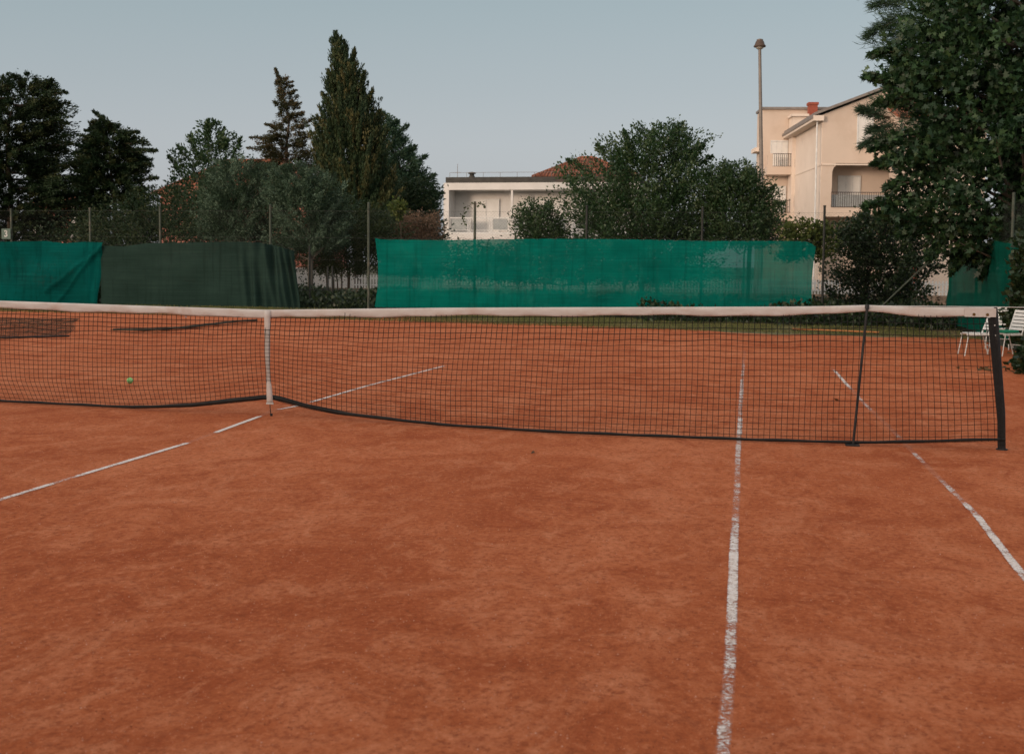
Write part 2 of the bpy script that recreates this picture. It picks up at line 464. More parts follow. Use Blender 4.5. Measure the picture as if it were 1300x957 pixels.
court_line('court_line', dl, [(-5, .0), (ypx(1300, 732), .0), (ypx(1250, 672), -.02), (ypx(1225, 645), .05), (ypx(1208, 625), .14), (ypx(1195, 612), .08), (ypx(1190, 606), .25), (ypx(1183, 596), .5), (ypx(1177, 590), .4), (ypx(1173, 588), .12), (ypx(1162, 577), .05), (ypx(1158, 573), .5), (ypx(1148, 558), .5),
   (ypx(1143, 555), .1), (ypx(1130, 546), .2), (ypx(1125, 540), .45), (ypx(1112, 526), .4), (ypx(1108, 520), .1), (ypx(1090, 505), .1), (ypx(1085, 500), .25), (ypx(1078, 490), -.02), (ypx(1062, 472), .02), (ypx(1056, 467), .3)], .045)

# brick crumbs and grit on the clay
r_ = np.random.default_rng(99); n_ = 46000
yy_ = -9.2+13*r_.random(n_)**1.35; xx_ = 4.15-.19*(yy_+9.9)+r_.uniform(-1, 1, n_)*(.5+.47*(yy_+9.9))
s_ = .0016+.0034*r_.random(n_)**4
T = np.array([(1, 0, -.5), (-.5, .87, -.5), (-.5, -.87, -.5), (0, 0, .8)])
ang = r_.uniform(0, 6.28, n_); ca, sa = np.cos(ang), np.sin(ang)
Vx = xx_[:, None]+(T[None, :, 0]*ca[:, None]-T[None, :, 1]*sa[:, None])*s_[:, None]*r_.uniform(.7, 1.5, (n_, 1))
Vy = yy_[:, None]+(T[None, :, 0]*sa[:, None]+T[None, :, 1]*ca[:, None])*s_[:, None]
gzz = -0.012*(np.clip(xx_, -9, 9)-2.5)
Vz = gzz[:, None]+.001+T[None, :, 2]*s_[:, None]
Vc = np.stack([Vx, Vy, Vz], -1).reshape(-1, 3); b4 = np.arange(n_)[:, None]*4
Fc = np.concatenate([b4+np.array([[0, 1, 3]]), b4+np.array([[1, 2, 3]]), b4+np.array([[2, 0, 3]])])
M['crumb'] = leafmat('brick_crumbs', (.20, .05, .02), (.40, .13, .065), (.56, .30, .21), 0.0, .9, .1)
tag(np_mesh('gravel', Vc, Fc, M['crumb'], attrs={'tone': np.repeat(r_.random(n_), 4)}), 'fine brick crumbs and grit strewn over the clay', 'grit', None, 'stuff')

# ------------------------------------------------------------------ net
def interp_curve(pts, x):
    return np.interp(x, [p[0] for p in pts], [p[1] for p in pts])
top = [(0, 382), (85, 385), (170, 388), (260, 391), (337, 393.5), (430, 392.5), (560, 391), (700, 390.5), (850, 390), (1000, 389.5), (1050, 388.8), (1101, 387.5), (1150, 389.5), (1200, 390.5), (1256, 390.5)]
topw = [(at(px, py, 0).x, at(px, py, 0).z) for px, py in top]
topw = [(-6.4, 1.13)] + topw
bot = [(-100, 509, 0), (0, 514, 0), (165, 519, -.02), (240, 516.5, -.03), (300, 510.5, -.02), (333, 507, 0), (347, 507, 0), (390, 518, -.03), (430, 526, -.07), (472, 531, -.1), (561, 543, -.18), (700, 551, -.28), (820, 555, -.24), (960, 560, -.18), (1080, 563, -.1), (1155, 562, -.06), (1270, 559, 0)]
botw = []
for px, py, yb in bot:
    p = at(px, py, yb); botw.append((p.x, yb, max(p.z, gz(p.x)+.012)))
botw = [(-6.4, 0, gz(-6.4)+.03)] + botw
NX0, NX1 = -6.4, 6.06
nc = int((NX1-NX0)/.0455); nr = 22
X = np.linspace(NX0, NX1, nc+1)
zt = np.interp(X, [p[0] for p in topw], [p[1] for p in topw])-.035
yb = np.interp(X, [p[0] for p in botw], [p[1] for p in botw])
zb = np.interp(X, [p[0] for p in botw], [p[2] for p in botw])
# the foot of the net runs on to the leaning post
v = np.linspace(0, 1, nr+1)[:, None]
lean = .11*np.clip((X-5.0)/1.06, 0, 1)
GX = X[None, :] + lean[None, :]*v
def wob(a, b, s):  # smooth pseudo-noise over the net
    r = np.random.default_rng(s); o = 0
    for k in range(7):
        fx, fv, ph = r.uniform(.6, 7), r.uniform(1, 9), r.uniform(0, 6.28)
        o = o+np.sin(a*fx+b*fv+ph)/(1+fx*.35)
    return o/3
GX = GX + .016*wob(X[None, :]*1.6, v, 3)*np.sin(np.pi*np.clip(v*.97+.03, 0, 1))
pin = np.exp(-((X)/.45)**2)[None, :]
GX = GX - X[None, :]*.16*pin*v*v
GY = yb[None, :]*v**1.4 - (.05+.03*np.sin(X*1.3))[None, :]*np.sin(np.pi*v) + .012*wob(X[None, :]*2, v, 5)
slack = (1-v)*zt[None, :]+v*zb[None, :]
GZ = slack + .013*wob(X[None, :]*2.2, v, 8)*np.sin(np.pi*v) - .012*np.exp(-((v-.24)/.05)**2)*(1+np.sin(X*9.0))[None, :]*.5
# slack gathers near the ground at the left end
ga = np.clip((-X-.4)/1.2, 0, 1)*np.clip((3.6+X)/1.0, 0, 1)
GX = GX + (.03*ga[None, :]*np.sin(X*5+1)[None, :]+.05*ga[None, :])*np.clip((v-.75)/.25, 0, 1)
G = np.stack([GX, GY, GZ], -1)  # nr+1, nc+1, 3

def strings(G, axis, rad):
    """square tubes along axis 0 (down) or 1 (along the net)"""
    if axis == 0: G = np.swapaxes(G, 0, 1)
    ns, np_, _ = G.shape
    if axis == 0: offs = [(1, 0, 0), (0, 1, 0), (-1, 0, 0), (0, -1, 0)]
    else: offs = [(0, 0, 1), (0, 1, 0), (0, 0, -1), (0, -1, 0)]
    offs = np.array(offs, float)
    if np.isscalar(rad): rad = np.full((ns, np_), rad)
    V = G[:, :, None, :]+offs[None, None]*rad[:, :, None, None]
    idx = np.arange(ns*np_*4).reshape(ns, np_, 4)
    fs = []
    for k in range(4):
        k2 = (k+1) % 4
        fs.append(np.stack([idx[:, :-1, k], idx[:, :-1, k2], idx[:, 1:, k2], idx[:, 1:, k]], -1).reshape(-1, 4))
    return V.reshape(-1, 3), np.concatenate(fs)

net = empty('tennis_net', (0, 0, gz(0)))
tag(net, 'black tennis net with white headband stretched across the red clay court', 'tennis net')
rv = np.full((nc+1, nr+1), .0020); rv[:, :6] = .0027
V1, F1 = strings(G, 0, rv)
rh = np.full((nr+1, nc+1), .0020); rh[:6] = .0027
V2, F2 = strings(G, 1, rh)
np_mesh('net_mesh', np.concatenate([V1, V2]), np.concatenate([F1, F2+len(V1)]), M['net'], net)
# headband: a folded canvas tape over the cord
sec = [(-.012, -.068), (-.015, -.055), (-.013, -.02), (-.008, -.003), (0, .002), (.008, -.003), (.013, -.02), (.014, -.055), (.011, -.066), (0, -.07)]
XS = np.arange(NX0, 6.085, .04); V = []; F = []
zz = np.interp(XS, [p[0] for p in topw], [p[1] for p in topw])
for i, x in enumerate(XS):
    sag = .006*math.sin(x*4.2)+.004*math.sin(x*11)
    for k, (dy, dzz) in enumerate(sec):
        wv = (.0035*math.sin(x*17+k)+.003*math.sin(x*41+2*k)) if dzz < -.01 else 0
        tent = .018*math.exp(-((x-5.12)/.22)**2) if dzz < -.05 else 0
        V.append((x, dy+wv, zz[i]+dzz + (sag*(-dzz/.078)) + tent))
ns_ = len(sec)
for i in range(len(XS)-1):
    for k in range(ns_):
        k2 = (k+1) % ns_
        F.append((i*ns_+k, i*ns_+k2, (i+1)*ns_+k2, (i+1)*ns_+k))
hb = np_mesh('headband', V, F, M['band'], net, smooth=True)
# stitched end patch with two eyelets
ex = 6.05; ez = float(np.interp(6.0, [p[0] for p in topw], [p[1] for p in topw]))
MB().box(5.86, 6.095, -.021, -.0165, ez-.074, ez-.004).build('end_patch', M['band'], hb, bevel=.001)
for px in (5.93, 6.03):
    MB().tube([(px, -.024, ez-.055), (px, -.0215, ez-.055)], .012, 12).build('eyelet', M['brass'], hb)
# hem along the ground
BX = np.linspace(NX0, 6.2, 150)
hem = MB()
pp = []
for x in BX:
    pp.append((x, float(np.interp(x, [p[0] for p in botw], [p[1] for p in botw])), float(np.interp(x, [p[0] for p in botw], [p[2] for p in botw]))+.008))
V = []; F = []
for i, (x, y, z) in enumerate(pp):
    hh = .010+.002*math.sin(x*13)+.016*math.exp(-(x/.9)**2)
    for dy, dzz in ((-.006, -.008), (-.012, hh*.5), (-.004, hh*1.3), (.006, hh*1.3), (.01, hh*.5), (.006, -.008)):
        V.append((x, y+dy, z+dzz))
for i in range(len(pp)-1):
    for k in range(6):
        k2 = (k+1) % 6
        F.append((i*6+k, i*6+k2, (i+1)*6+k2, (i+1)*6+k))
np_mesh('hem', V, F, M['blackband'], net, smooth=True)
# side band at the post end
sb = MB()
a = Vector((6.066, -.004, ez-.08)); b_ = Vector((6.195, 0, gz(6.2)+.05))
dv = (b_-a)
nrm = Vector((1, 0, 0))
sb.prism([a-nrm*.028, a+nrm*.012, b_+nrm*.01, b_-nrm*.036], (0, .008, 0))
sb.build('side_band', M['blackband'], net)
# centre strap with its buckle and ground hook
V = []; F = []
zs = float(np.interp(0, [p[0] for p in topw], [p[1] for p in topw]))
seq = [(0, -.02, zs-.004, .030), (.0, -.021, zs-.06, .030), (.0, -.022, zs-.085, .027), (.002, -.026, zs-.25, .026), (.004, -.028, zs-.42, .022), (.010, -.03, zs-.55, .017), (.016, -.03, zs-.66, .022), (.02, -.028, zs-.74, .027), (.022, -.025, .175, .029), (.022, -.02, .15, .029)]
for x, y, z, w in seq:
    V += [(x-w, y, z), (x+w, y, z), (x+w, y+.005, z), (x-w, y+.005, z)]
for i in range(len(seq)-1):
    for k in range(4):
        k2 = (k+1) % 4
        F.append((i*4+k, i*4+k2, (i+1)*4+k2, (i+1)*4+k))
F.append((0, 3, 2, 1)); m_ = (len(seq)-1)*4; F.append((m_, m_+1, m_+2, m_+3))
st = np_mesh('center_strap', V, F, M['band'], net)
MB().box(-.012, .056, -.027, -.015, .138, .152).build('buckle', M['cable'], st)
MB().tube([(.022, -.02, .14), (.024, -.02, .09), (.026, -.01, .05), (.026, 0, gz(0)+.004)], .004, 8).tube([(.026, 0, gz(0)+.0), (.026, 0, gz(0)+.022)], .012, 10).build('hook', M['blacksteel'], st)
# cord through the headband and on past the post to the fence
cz = float(np.interp(6.0, [p[0] for p in topw], [p[1] for p in topw]))
MB().tube([(5.2, 0, cz+.002), (6.13, 0, cz+.006), (7.2, .0, cz+.0), (9.1, .0, cz+.01)], .0035, 6).build('cable', M['cable'], net)

post = empty('net_post', (6.19, .03, gz(6.19)))
tag(post, 'black net post standing at the end of the net beside the white chairs', 'net post')
MB().tube([(6.19, .06, gz(6.2)-.05), (6.175, .06, gz(6.2)+.3), (6.088, .045, cz-.01), (6.085, .045, cz+.006)], [.031, .031, .03, .026], 16).build('pole', M['blacksteel'], post, smooth=False)
MB().tube([(6.19, .06, gz(6.2)-.005), (6.19, .06, gz(6.2)+.008)], .045, 16).build('ground_sleeve', M['blacksteel'], post)
cr = MB().box(6.105, 6.155, .06, .12, .62, .72).build('winch', M['blacksteel'], post, bevel=.004)
MB().tube([(6.13, .11, .67), (6.13, .15, .67)], .009, 8).build('hub', M['cable'], cr)
for i, z in enumerate((.33, .5, .87, .95)):
    MB().tube([(6.182-.095*z, .0, z), (6.182-.095*z, .03, z)], .006, 8).build('bolt', M['cable'], post)
post2 = empty('net_post', (-6.43, 0, gz(-6.43)))
tag(post2, 'black net post at the far end of the net, beyond the strap', 'net post')
MB().tube([(-6.43, 0, gz(-6.4)-.02), (-6.43, 0, 1.14)], .036, 16).build('pole', M['blacksteel'], post2)
MB().tube([(-6.43, 0, gz(-6.4)-.005), (-6.43, 0, gz(-6.4)+.012)], .06, 16).build('ground_sleeve', M['blacksteel'], post2)

stick = empty('singles_stick', (5.0, -.05, gz(5)))
tag(stick, 'thin black singles stick propping up the headband near the net post', 'net stick')
p0 = at(1083, 566, -.12); p0.z = gz(p0.x)+.01
p1 = at(1101, 389, -.03)
MB().tube([p0, p1], .0105, 10).build('pole', M['blacksteel'], stick)
MB().box(p0.x-.06, p0.x+.05, p0.y-.03, p0.y+.03, p0.z-.012, p0.z+.004).build('foot_plate', M['blacksteel'], stick, bevel=.003)
MB().tube([p1-Vector((0, .0, .02)), p1+Vector((0, .01, .012))], .016, 8).build('clip', M['blacksteel'], stick)

# ------------------------------------------------------------------ tennis ball
bp = ground(165, 487)
ball = bpy.data.meshes.new('tennis_ball')
import bmesh
bm = bmesh.new(); bmesh.ops.create_uvsphere(bm, u_segments=24, v_segments=16, radius=.0335); bm.to_mesh(ball); bm.free()
bo = link('tennis_ball', ball, M['ball'], smooth=True); bo.location = (bp.x, bp.y, gz(bp.x)+.034)
tag(bo, 'green tennis ball lying on the clay behind the net', 'tennis ball')
pts = []
for i in range(61):
    t = 2*math.pi*i/60; a_, b__ = .76, .24
    x = a_*math.cos(t)+b__*math.cos(3*t); y = a_*math.sin(t)-b__*math.sin(3*t); z = 2*math.sqrt(a_*b__)*math.cos(2*t)
    q = Vector((x, y, z)).normalized()*.0334; pts.append(q)
MB().tube(pts, .0011, 5, False).build('seam', M['ballseam'], bo, world=False)

# ------------------------------------------------------------------ foliage
def rot_frames(d, rnd):
    """for unit directions d (n,3): a perpendicular unit vector with a random roll"""
    r = rnd.normal(size=d.shape)
    a = r-(r*d).sum(1, keepdims=True)*d
    return a/np.maximum(np.linalg.norm(a, axis=1, keepdims=True), 1e-6)

LEAF4 = np.array([(0, 0, 0), (.45, .5, .06), (1, 0, 0), (.45, -.5, .06)])
FIG = np.array([(0, 0, 0), (-.08, .22, 0), (.12, .5, -.06), (.26, .24, .02), (.5, .52, -.08), (.52, .18, .03), (1, 0, -.1), (.52, -.18, .03), (.5, -.52, -.08), (.26, -.24, .02), (.12, -.5, -.06), (-.08, -.22, 0)])
def place_leaves(P, D, L, W, rnd, shape=LEAF4):
    A = rot_frames(D, rnd); B = np.cross(D, A)
    n = len(P); k = len(shape)
    L = np.broadcast_to(L, n)[:, None, None]; W = np.broadcast_to(W, n)[:, None, None]
    V = P[:, None] + D[:, None]*shape[None, :, 0:1]*L + A[:, None]*shape[None, :, 1:2]*W + B[:, None]*shape[None, :, 2:3]*L
    return V.reshape(-1, 3), np.arange(n*k).reshape(n, k)

def make_crown(prof, Y, nb, nl, leaf, seed, rise=.5, spread=.12, tuft=0.0, depth=.85, along=.5, inner=.35, jag=.3, t0=.5, shape=LEAF4, tone_b=.6, up=0.0, size_j=.35, raw=False):
    """prof: (py, pxl, pxr) rows measured at distance Y, or world rows (z, xc, r) with raw"""
    rnd = np.random.default_rng(seed)
    if raw: rows = sorted(prof)
    else:
        rows = []
        for py, pl, pr in prof:
            a, b = at(pl, py, Y), at(pr, py, Y)
            rows.append(((a.z+b.z)/2, (a.x+b.x)/2, (b.x-a.x)/2))
        rows.sort()
    zs = np.array([r[0] for r in rows]); xc = np.array([r[1] for r in rows]); rr = np.array([max(r[2], .02) for r in rows])
    # sample heights in proportion to the width
    zf = np.linspace(zs[0], zs[-1], 400); wf = np.interp(zf, zs, rr)+.16; cdf = np.cumsum(wf); cdf /= cdf[-1]
    z = np.interp(rnd.random(nb), cdf, zf)
    th = rnd.uniform(0, 2*np.pi, nb)
    R = np.interp(z, zs, rr); c = np.interp(z, zs, xc)
    lump = 1+jag*.5*(np.sin(th*3+z*2.3+seed)+np.sin(th*5-z*3.1+seed*2))*.5+rnd.normal(0, jag*.22, nb)
    q = np.where(rnd.random(nb) < inner, rnd.random(nb)**.5*.8, rnd.uniform(.74, 1.0, nb))
    rad = R*np.clip(lump, .5, 1.3)*q
    tip = np.stack([c+rad*np.cos(th), Y+depth*rad*np.sin(th), z], 1)
    zb = np.maximum(z-rise*rad-.05, zs[0]-.3)
    base = np.stack([np.interp(zb, zs, xc), np.full(nb, Y), zb], 1)
    d = tip-base; ln = np.linalg.norm(d, axis=1, keepdims=True); du = d/np.maximum(ln, 1e-5)
    if up: du = du+np.array([0, 0, up]); du /= np.linalg.norm(du, axis=1, keepdims=True)
    ends = tip+du*tuft*rnd.uniform(.3, 1.3, (nb, 1))
    m = nl//nb
    t = rnd.uniform(t0, 1.0, (nb, m, 1))**.8
    P = base[:, None]*(1-t)+ends[:, None]*t
    sp = spread*np.clip(1.5-t*1.0, .35, 1.2)*rnd.uniform(.7, 1.3, (nb, 1, 1))
    P = P+rnd.normal(0, 1, (nb, m, 3))*sp
    D = du[:, None]*along+rnd.normal(0, 1, (nb, m, 3))*(1-along)*.75
    D = D/np.linalg.norm(D, axis=2, keepdims=True)
    tone = np.clip(tone_b*rnd.random((nb, 1))**1.3+(1-tone_b)*rnd.random((nb, m)), 0, 1)
    P = P.reshape(-1, 3); D = D.reshape(-1, 3); tone = tone.ravel()
    sc = rnd.uniform(1-size_j, 1+size_j, len(P))
    V, F = place_leaves(P, D, leaf[0]*sc, leaf[1]*sc, rnd, shape)
    return V, F, np.repeat(tone, len(shape)), tip, base, (zs, xc, rr)

def tree(name, label, prof, Y, nb, nl, leaf, fmat, seed, bark='bark', trunk_r=.12, n_limb=16, cat='tree', group=None, sprigs=(), trunk_n=1, ground_z=None, **kw):
    V, F, tone, tip, base, (zs, xc, rr) = make_crown(prof, Y, nb, nl, leaf, seed, **kw)
    rs_ = np.random.default_rng(seed+500); shp = kw.get('shape', LEAF4); Ps = []; Ds = []; twigs = []
    for (ax_, ay_, bx_, by_, wd, n) in sprigs:   # single boughs that stick out of the crown, each at its own depth
        yo = Y+rs_.uniform(-.35, .25)
        A_, B_ = np.array(at(ax_, ay_, yo)), np.array(at(bx_, by_, yo)); du = (B_-A_)/np.linalg.norm(B_-A_)
        t = rs_.random((n, 1))**.85; bend = np.array([0, 0, .12])*np.linalg.norm(B_-A_)*(t*(1-t))
        Ps.append(A_+(B_-A_)*t+bend+rs_.normal(0, 1, (n, 3))*wd*(1.15-t))
        d_ = du*.9+rs_.normal(0, .55, (n, 3)); Ds.append(d_/np.linalg.norm(d_, axis=1, keepdims=True)); twigs.append((A_, B_))
    if Ps:
        Ps = np.concatenate(Ps); Ds = np.concatenate(Ds); sc_ = rs_.uniform(.65, 1.25, len(Ps))
        V2_, F2_ = place_leaves(Ps, Ds, leaf[0]*sc_, leaf[1]*sc_, rs_, shp)
        F = np.concatenate([F, F2_+len(V)]); V = np.concatenate([V, V2_])
        tone = np.concatenate([tone, np.repeat(rs_.random(len(Ps))**1.3, len(shp))])
    xb = float(xc[0]); g0 = gz(xb, Y) if ground_z is None else ground_z
    root = empty(name, (xb, Y, g0)); tag(root, label, cat, group)
    np_mesh('crown', V, F, M[fmat], root, attrs={'tone': tone})
    rnd = random.Random(seed)
    tb = MB()
    zt = float(zs[0]+(zs[-1]-zs[0])*.82)
    hts = [g0-.1]+list(np.linspace(max(g0+.1, float(zs[0])-.3), zt, 7))
    for k in range(trunk_n):
        ox, oy = (0, 0) if trunk_n == 1 else (rnd.uniform(-.5, .5)*float(rr.max())*.6, rnd.uniform(-.3, .3))
        pts = []; rad = []
        for i, h in enumerate(hts):
            f = i/(len(hts)-1)
            pts.append((float(np.interp(h, zs, xc))*f+xb*(1-f)+ox*(.5+.5*(1-abs(f-.5)))*(1 if trunk_n > 1 else 0)+rnd.uniform(-.03, .03), Y+oy+rnd.uniform(-.03, .03), h))
            rad.append(trunk_r*(1-.85*f)*(1 if trunk_n == 1 else .55))
        tb.tube(pts, rad, 9)
    order = rnd.sample(range(len(tip)), min(n_limb*4, len(tip)))
    for i in order[:n_limb]:
        b, t = Vector(base[i]), Vector(tip[i])
        mid = (b+t)/2+Vector((rnd.uniform(-.08, .08), rnd.uniform(-.08, .08), -.05))
        r0 = trunk_r*.3
        tb.tube([b, mid, t], [r0, r0*.6, r0*.2], 5)
    for A_, B_ in twigs: tb.tube([tuple(A_), tuple(B_)], [trunk_r*.12+.008, .004], 5)
    tb.build('trunk', M[bark], root)
    return root

# dark trees at the left
tree('cypress_tree', 'broad dark cypress with a rounded top, cut off by the picture edge', [(98, 18, 56), (112, -5, 72), (130, -40, 76), (160, -60, 80), (200, -65, 86), (250, -65, 95), (300, -60, 90), (330, -40, 70)],
     30, 1500, 150000, (.11, .045), 'f_dark', 11, sprigs=[(50,135,88,131,.10,420),(60,155,86,157,.10,380),(55,185,92,183,.12,420),(60,120,84,118,.08,320),(62,215,96,207,.12,420),(30,115,24,99,.10,300),(55,115,66,102,.09,300),(10,115,4,98,.1,260)], trunk_r=.18, rise=.05, spread=.08, tuft=.24, along=.65, jag=.45, inner=.55, tone_b=.8, group='dark conifers behind the court fence')
tree('cypress_tree', 'dark conifer with a bent tip hooking over beside the broad rounded one', [(154, 126, 138), (164, 128, 152), (176, 112, 168), (190, 104, 176), (205, 98, 184), (225, 98, 180), (250, 95, 194), (290, 95, 200), (330, 100, 195)],
     31, 1200, 90000, (.11, .045), 'f_dark', 12, sprigs=[(152,172,119,142,.075,700),(140,165,108,166,.08,420),(150,170,176,168,.09,460),(150,195,198,191,.10,600),(150,215,192,208,.09,420),(120,190,96,184,.08,380),(150,235,200,226,.10,480),(125,210,92,206,.08,380),(160,183,186,180,.08,300)], trunk_r=.16, rise=-.05, spread=.07, tuft=.26, along=.65, jag=.45, inner=.5, tone_b=.8, group='dark conifers behind the court fence')
tree('conifer_tree', 'slim brownish conifer with a crooked leaning top and spread lower boughs', [(104, 353, 357), (118, 356, 364), (135, 359, 370), (150, 362, 376), (162, 356, 380), (175, 346, 386), (190, 338, 390), (204, 332, 398), (225, 318, 404), (260, 320, 404)],
     42, 460, 42000, (.10, .04), 'f_brown', 13, sprigs=[(366,150,350,88,.10,1200),(360,108,371,104,.06,160),(358,120,376,115,.07,220),(362,135,382,131,.07,240),(364,150,386,143,.08,300),(362,165,337,158,.09,420),(366,168,401,150,.10,560),(360,180,318,175,.10,620),(366,185,402,168,.10,460),(358,196,314,188,.12,560),(366,205,404,190,.12,460)], trunk_r=.16, rise=-.05, spread=.075, tuft=.36, along=.65, jag=.9, inner=.25)
tree('cypress_tree', 'tallest pointed cypress with brown cone tufts above the gate', [(62, 427, 430), (76, 427, 438), (92, 424, 448), (112, 418, 458), (130, 413, 466), (145, 409, 474), (165, 404, 484), (200, 401, 490), (240, 400, 500), (280, 402, 505), (305, 405, 505)],
     36, 1500, 110000, (.12, .045), 'f_cypress', 14, sprigs=[(436,85,426,41,.085,1100),(440,90,437,52,.07,500),(446,100,450,62,.075,650),(453,125,462,92,.075,520),(425,110,417,90,.07,420),(420,135,409,118,.07,420),(463,140,473,116,.075,460),(412,165,403,148,.07,420),(475,165,482,140,.08,420),(478,190,492,165,.08,420),(408,200,398,182,.08,420)], trunk_r=.2, rise=1.8, spread=.07, tuft=.55, along=.8, jag=.45, t0=.6, up=.9, tone_b=.85)
tree('pine_tree', 'blue-green spreading pine peeping out to one side of the tallest cypress', [(148, 478, 488), (158, 476, 500), (175, 470, 512), (190, 470, 524), (215, 470, 538), (240, 475, 552), (275, 480, 562), (305, 480, 562)],
     43, 800, 36000, (.15, .05), 'f_pine', 15, sprigs=[(490,170,505,154,.12,300),(500,175,517,160,.13,360),(510,200,528,186,.13,360),(520,215,541,198,.14,380),(530,235,552,222,.14,380),(535,260,562,246,.16,380)], trunk_r=.2, rise=.3, spread=.12, tuft=.2, along=.5, jag=.4)
tree('bay_tree', 'loose dark broadleaf tree with sparse upright sprays of leaves', [(155, 262, 268), (165, 252, 280), (178, 240, 300), (192, 232, 312), (210, 225, 312), (228, 212, 312), (250, 205, 305), (300, 205, 300)],
     33, 420, 9000, (.14, .07), 'f_laurel', 16, sprigs=[(264,185,263,154,.09,200),(250,195,241,173,.10,180),(280,190,284,163,.09,160),(295,200,306,176,.10,180),(230,220,214,198,.10,180),(240,205,226,186,.09,140)], trunk_r=.09, rise=1.0, spread=.11, tuft=.18, along=.5, jag=.55, inner=.5)
tree('olive_tree', 'grey-green olive tree beside the loose dark tree', [(205, 275, 320), (220, 262, 345), (245, 255, 352), (275, 255, 355), (305, 262, 350)],
     26, 650, 42000, (.085, .024), 'f_olive', 17, bark='bark_grey', trunk_r=.09, rise=.8, spread=.075, tuft=.2, along=.5, jag=.6, tone_b=.8, group='olive trees behind the fence')
tree('olive_tree', 'pale silvery olive tree growing in front of the tallest cypress', [(212, 362, 385), (222, 342, 415), (240, 336, 430), (262, 335, 440), (290, 340, 442), (318, 350, 440)],
     25.5, 700, 46000, (.085, .024), 'f_olive', 18, bark='bark_grey', trunk_r=.09, rise=.8, spread=.075, tuft=.2, along=.5, jag=.6, tone_b=.8, group='olive trees behind the fence')
tree('bush', 'dark tangled bush hanging over the gap between the two fence screens', [(262, 395, 500), (290, 375, 520), (320, 372, 478), (338, 385, 474), (346, 395, 472)],
     28, 700, 24000, (.08, .04), 'f_bush', 19, trunk_r=.05, rise=.5, spread=.14, tuft=.1, jag=.35, trunk_n=7, cat='bush')
tree('bush', 'dark undergrowth bush behind the dark green screen', [(238, 190, 330), (255, 150, 370), (290, 60, 410), (330, 30, 395), (370, 40, 390)],
     29, 1500, 60000, (.09, .045), 'f_dark', 20, trunk_r=.05, rise=.5, spread=.2, tuft=.1, jag=.3, trunk_n=4, cat='bush')
tree('bush', 'dark foliage mass filling in below the pine', [(228, 520, 545), (240, 470, 560), (300, 465, 560), (345, 470, 560)],
     40, 600, 22000, (.12, .06), 'f_dark', 21, trunk_r=.08, rise=.5, spread=.2, tuft=.1, jag=.3, cat='bush')
tree('hedge', 'dry reddish hedge between the pine and the white house', [(272, 500, 560), (285, 495, 562), (305, 490, 562), (330, 490, 562)],
     30, 300, 8000, (.09, .05), 'f_dry', 22, trunk_r=.03, rise=.5, spread=.12, tuft=.08, jag=.35, trunk_n=3, cat='hedge')
tree('vine', 'bright green vine shoot above the corner of the big green screen', [(256, 500, 512), (264, 496, 518), (275, 503, 514)],
     24, 26, 420, (.10, .075), 'f_vine', 23, trunk_r=.012, rise=.8, spread=.08, tuft=.05, jag=.3, cat='vine')
# shrubs in front of the houses
tree('bush', 'low broadleaf bush covering the corner of the white house', [(255, 668, 690), (264, 656, 705), (285, 652, 722), (320, 655, 720)],
     26, 240, 8500, (.08, .045), 'f_laurel', 24, trunk_r=.04, rise=.7, spread=.12, tuft=.1, jag=.5, trunk_n=3, cat='bush', group='bushes behind the big green screen')
tree('bay_tree', 'largest dark green leafy bush-tree, tallest behind the big green screen', [(163, 842, 858), (170, 798, 880), (182, 776, 896), (205, 742, 900), (222, 722, 922), (245, 705, 935), (275, 700, 925), (305, 705, 925), (325, 720, 920)],
     26.5, 1000, 48000, (.095, .052), 'f_laurel', 25, sprigs=[(800,195,793,167,.10,260),(820,190,829,165,.09,220),(850,190,858,162,.10,260),(870,200,893,184,.11,280),(880,215,904,199,.10,240),(750,220,720,203,.11,260),(770,200,758,184,.09,200),(895,245,925,225,.12,300)], trunk_r=.08, rise=.9, spread=.115, tuft=.32, jag=.65, trunk_n=4, inner=.45, tone_b=.75)
tree('bush', 'rounded dark bush beside the lamp post', [(213, 925, 945), (222, 896, 966), (240, 884, 980), (275, 886, 992), (310, 890, 990)],
     25.5, 750, 26000, (.085, .04), 'f_laurel', 26, sprigs=[(930,235,927,212,.09,200),(945,235,952,214,.09,200),(965,250,984,236,.09,220),(965,265,994,258,.10,240),(905,240,897,218,.1,220)], trunk_r=.05, rise=.9, spread=.10, tuft=.24, jag=.6, trunk_n=4, tone_b=.75, cat='bush', group='bushes behind the big green screen')
tree('vine', 'sunlit yellow-green creeper on top of the fence below the cream house', [(284, 1000, 1050), (292, 988, 1056), (312, 984, 1060), (325, 990, 1060)],
     22.2, 150, 3200, (.085, .07), 'f_vine', 27, trunk_r=.012, rise=.4, spread=.1, tuft=.06, jag=.4, cat='vine', depth=.3, trunk_n=2)
tree('bush', 'dark ivy-grown bush beneath the fig branches', [(278, 1085, 1120), (290, 1062, 1160), (310, 1050, 1185), (330, 1052, 1192), (355, 1058, 1180), (380, 1062, 1172), (395, 1055, 1165)],
     24.5, 480, 22000, (.085, .06), 'f_ivy', 28, sprigs=[(1090,290,1098,268,.12,180),(1120,300,1133,275,.12,180),(1160,320,1192,300,.12,220),(1165,350,1198,338,.10,180),(1150,310,1178,285,.12,200)], trunk_r=.05, rise=.4, spread=.14, tuft=.2, jag=.8, inner=.45, cat='bush', trunk_n=3, depth=.6)
tree('hedge', 'dark clipped-looking hedge half seen through the big green screen', [(307, 480, 700), (322, 478, 930), (345, 480, 960), (352, 490, 950)],
     31, 700, 26000, (.10, .055), 'f_bush', 33, trunk_r=.04, rise=.3, spread=.16, tuft=.06, jag=.3, cat='hedge', trunk_n=9, depth=.12)
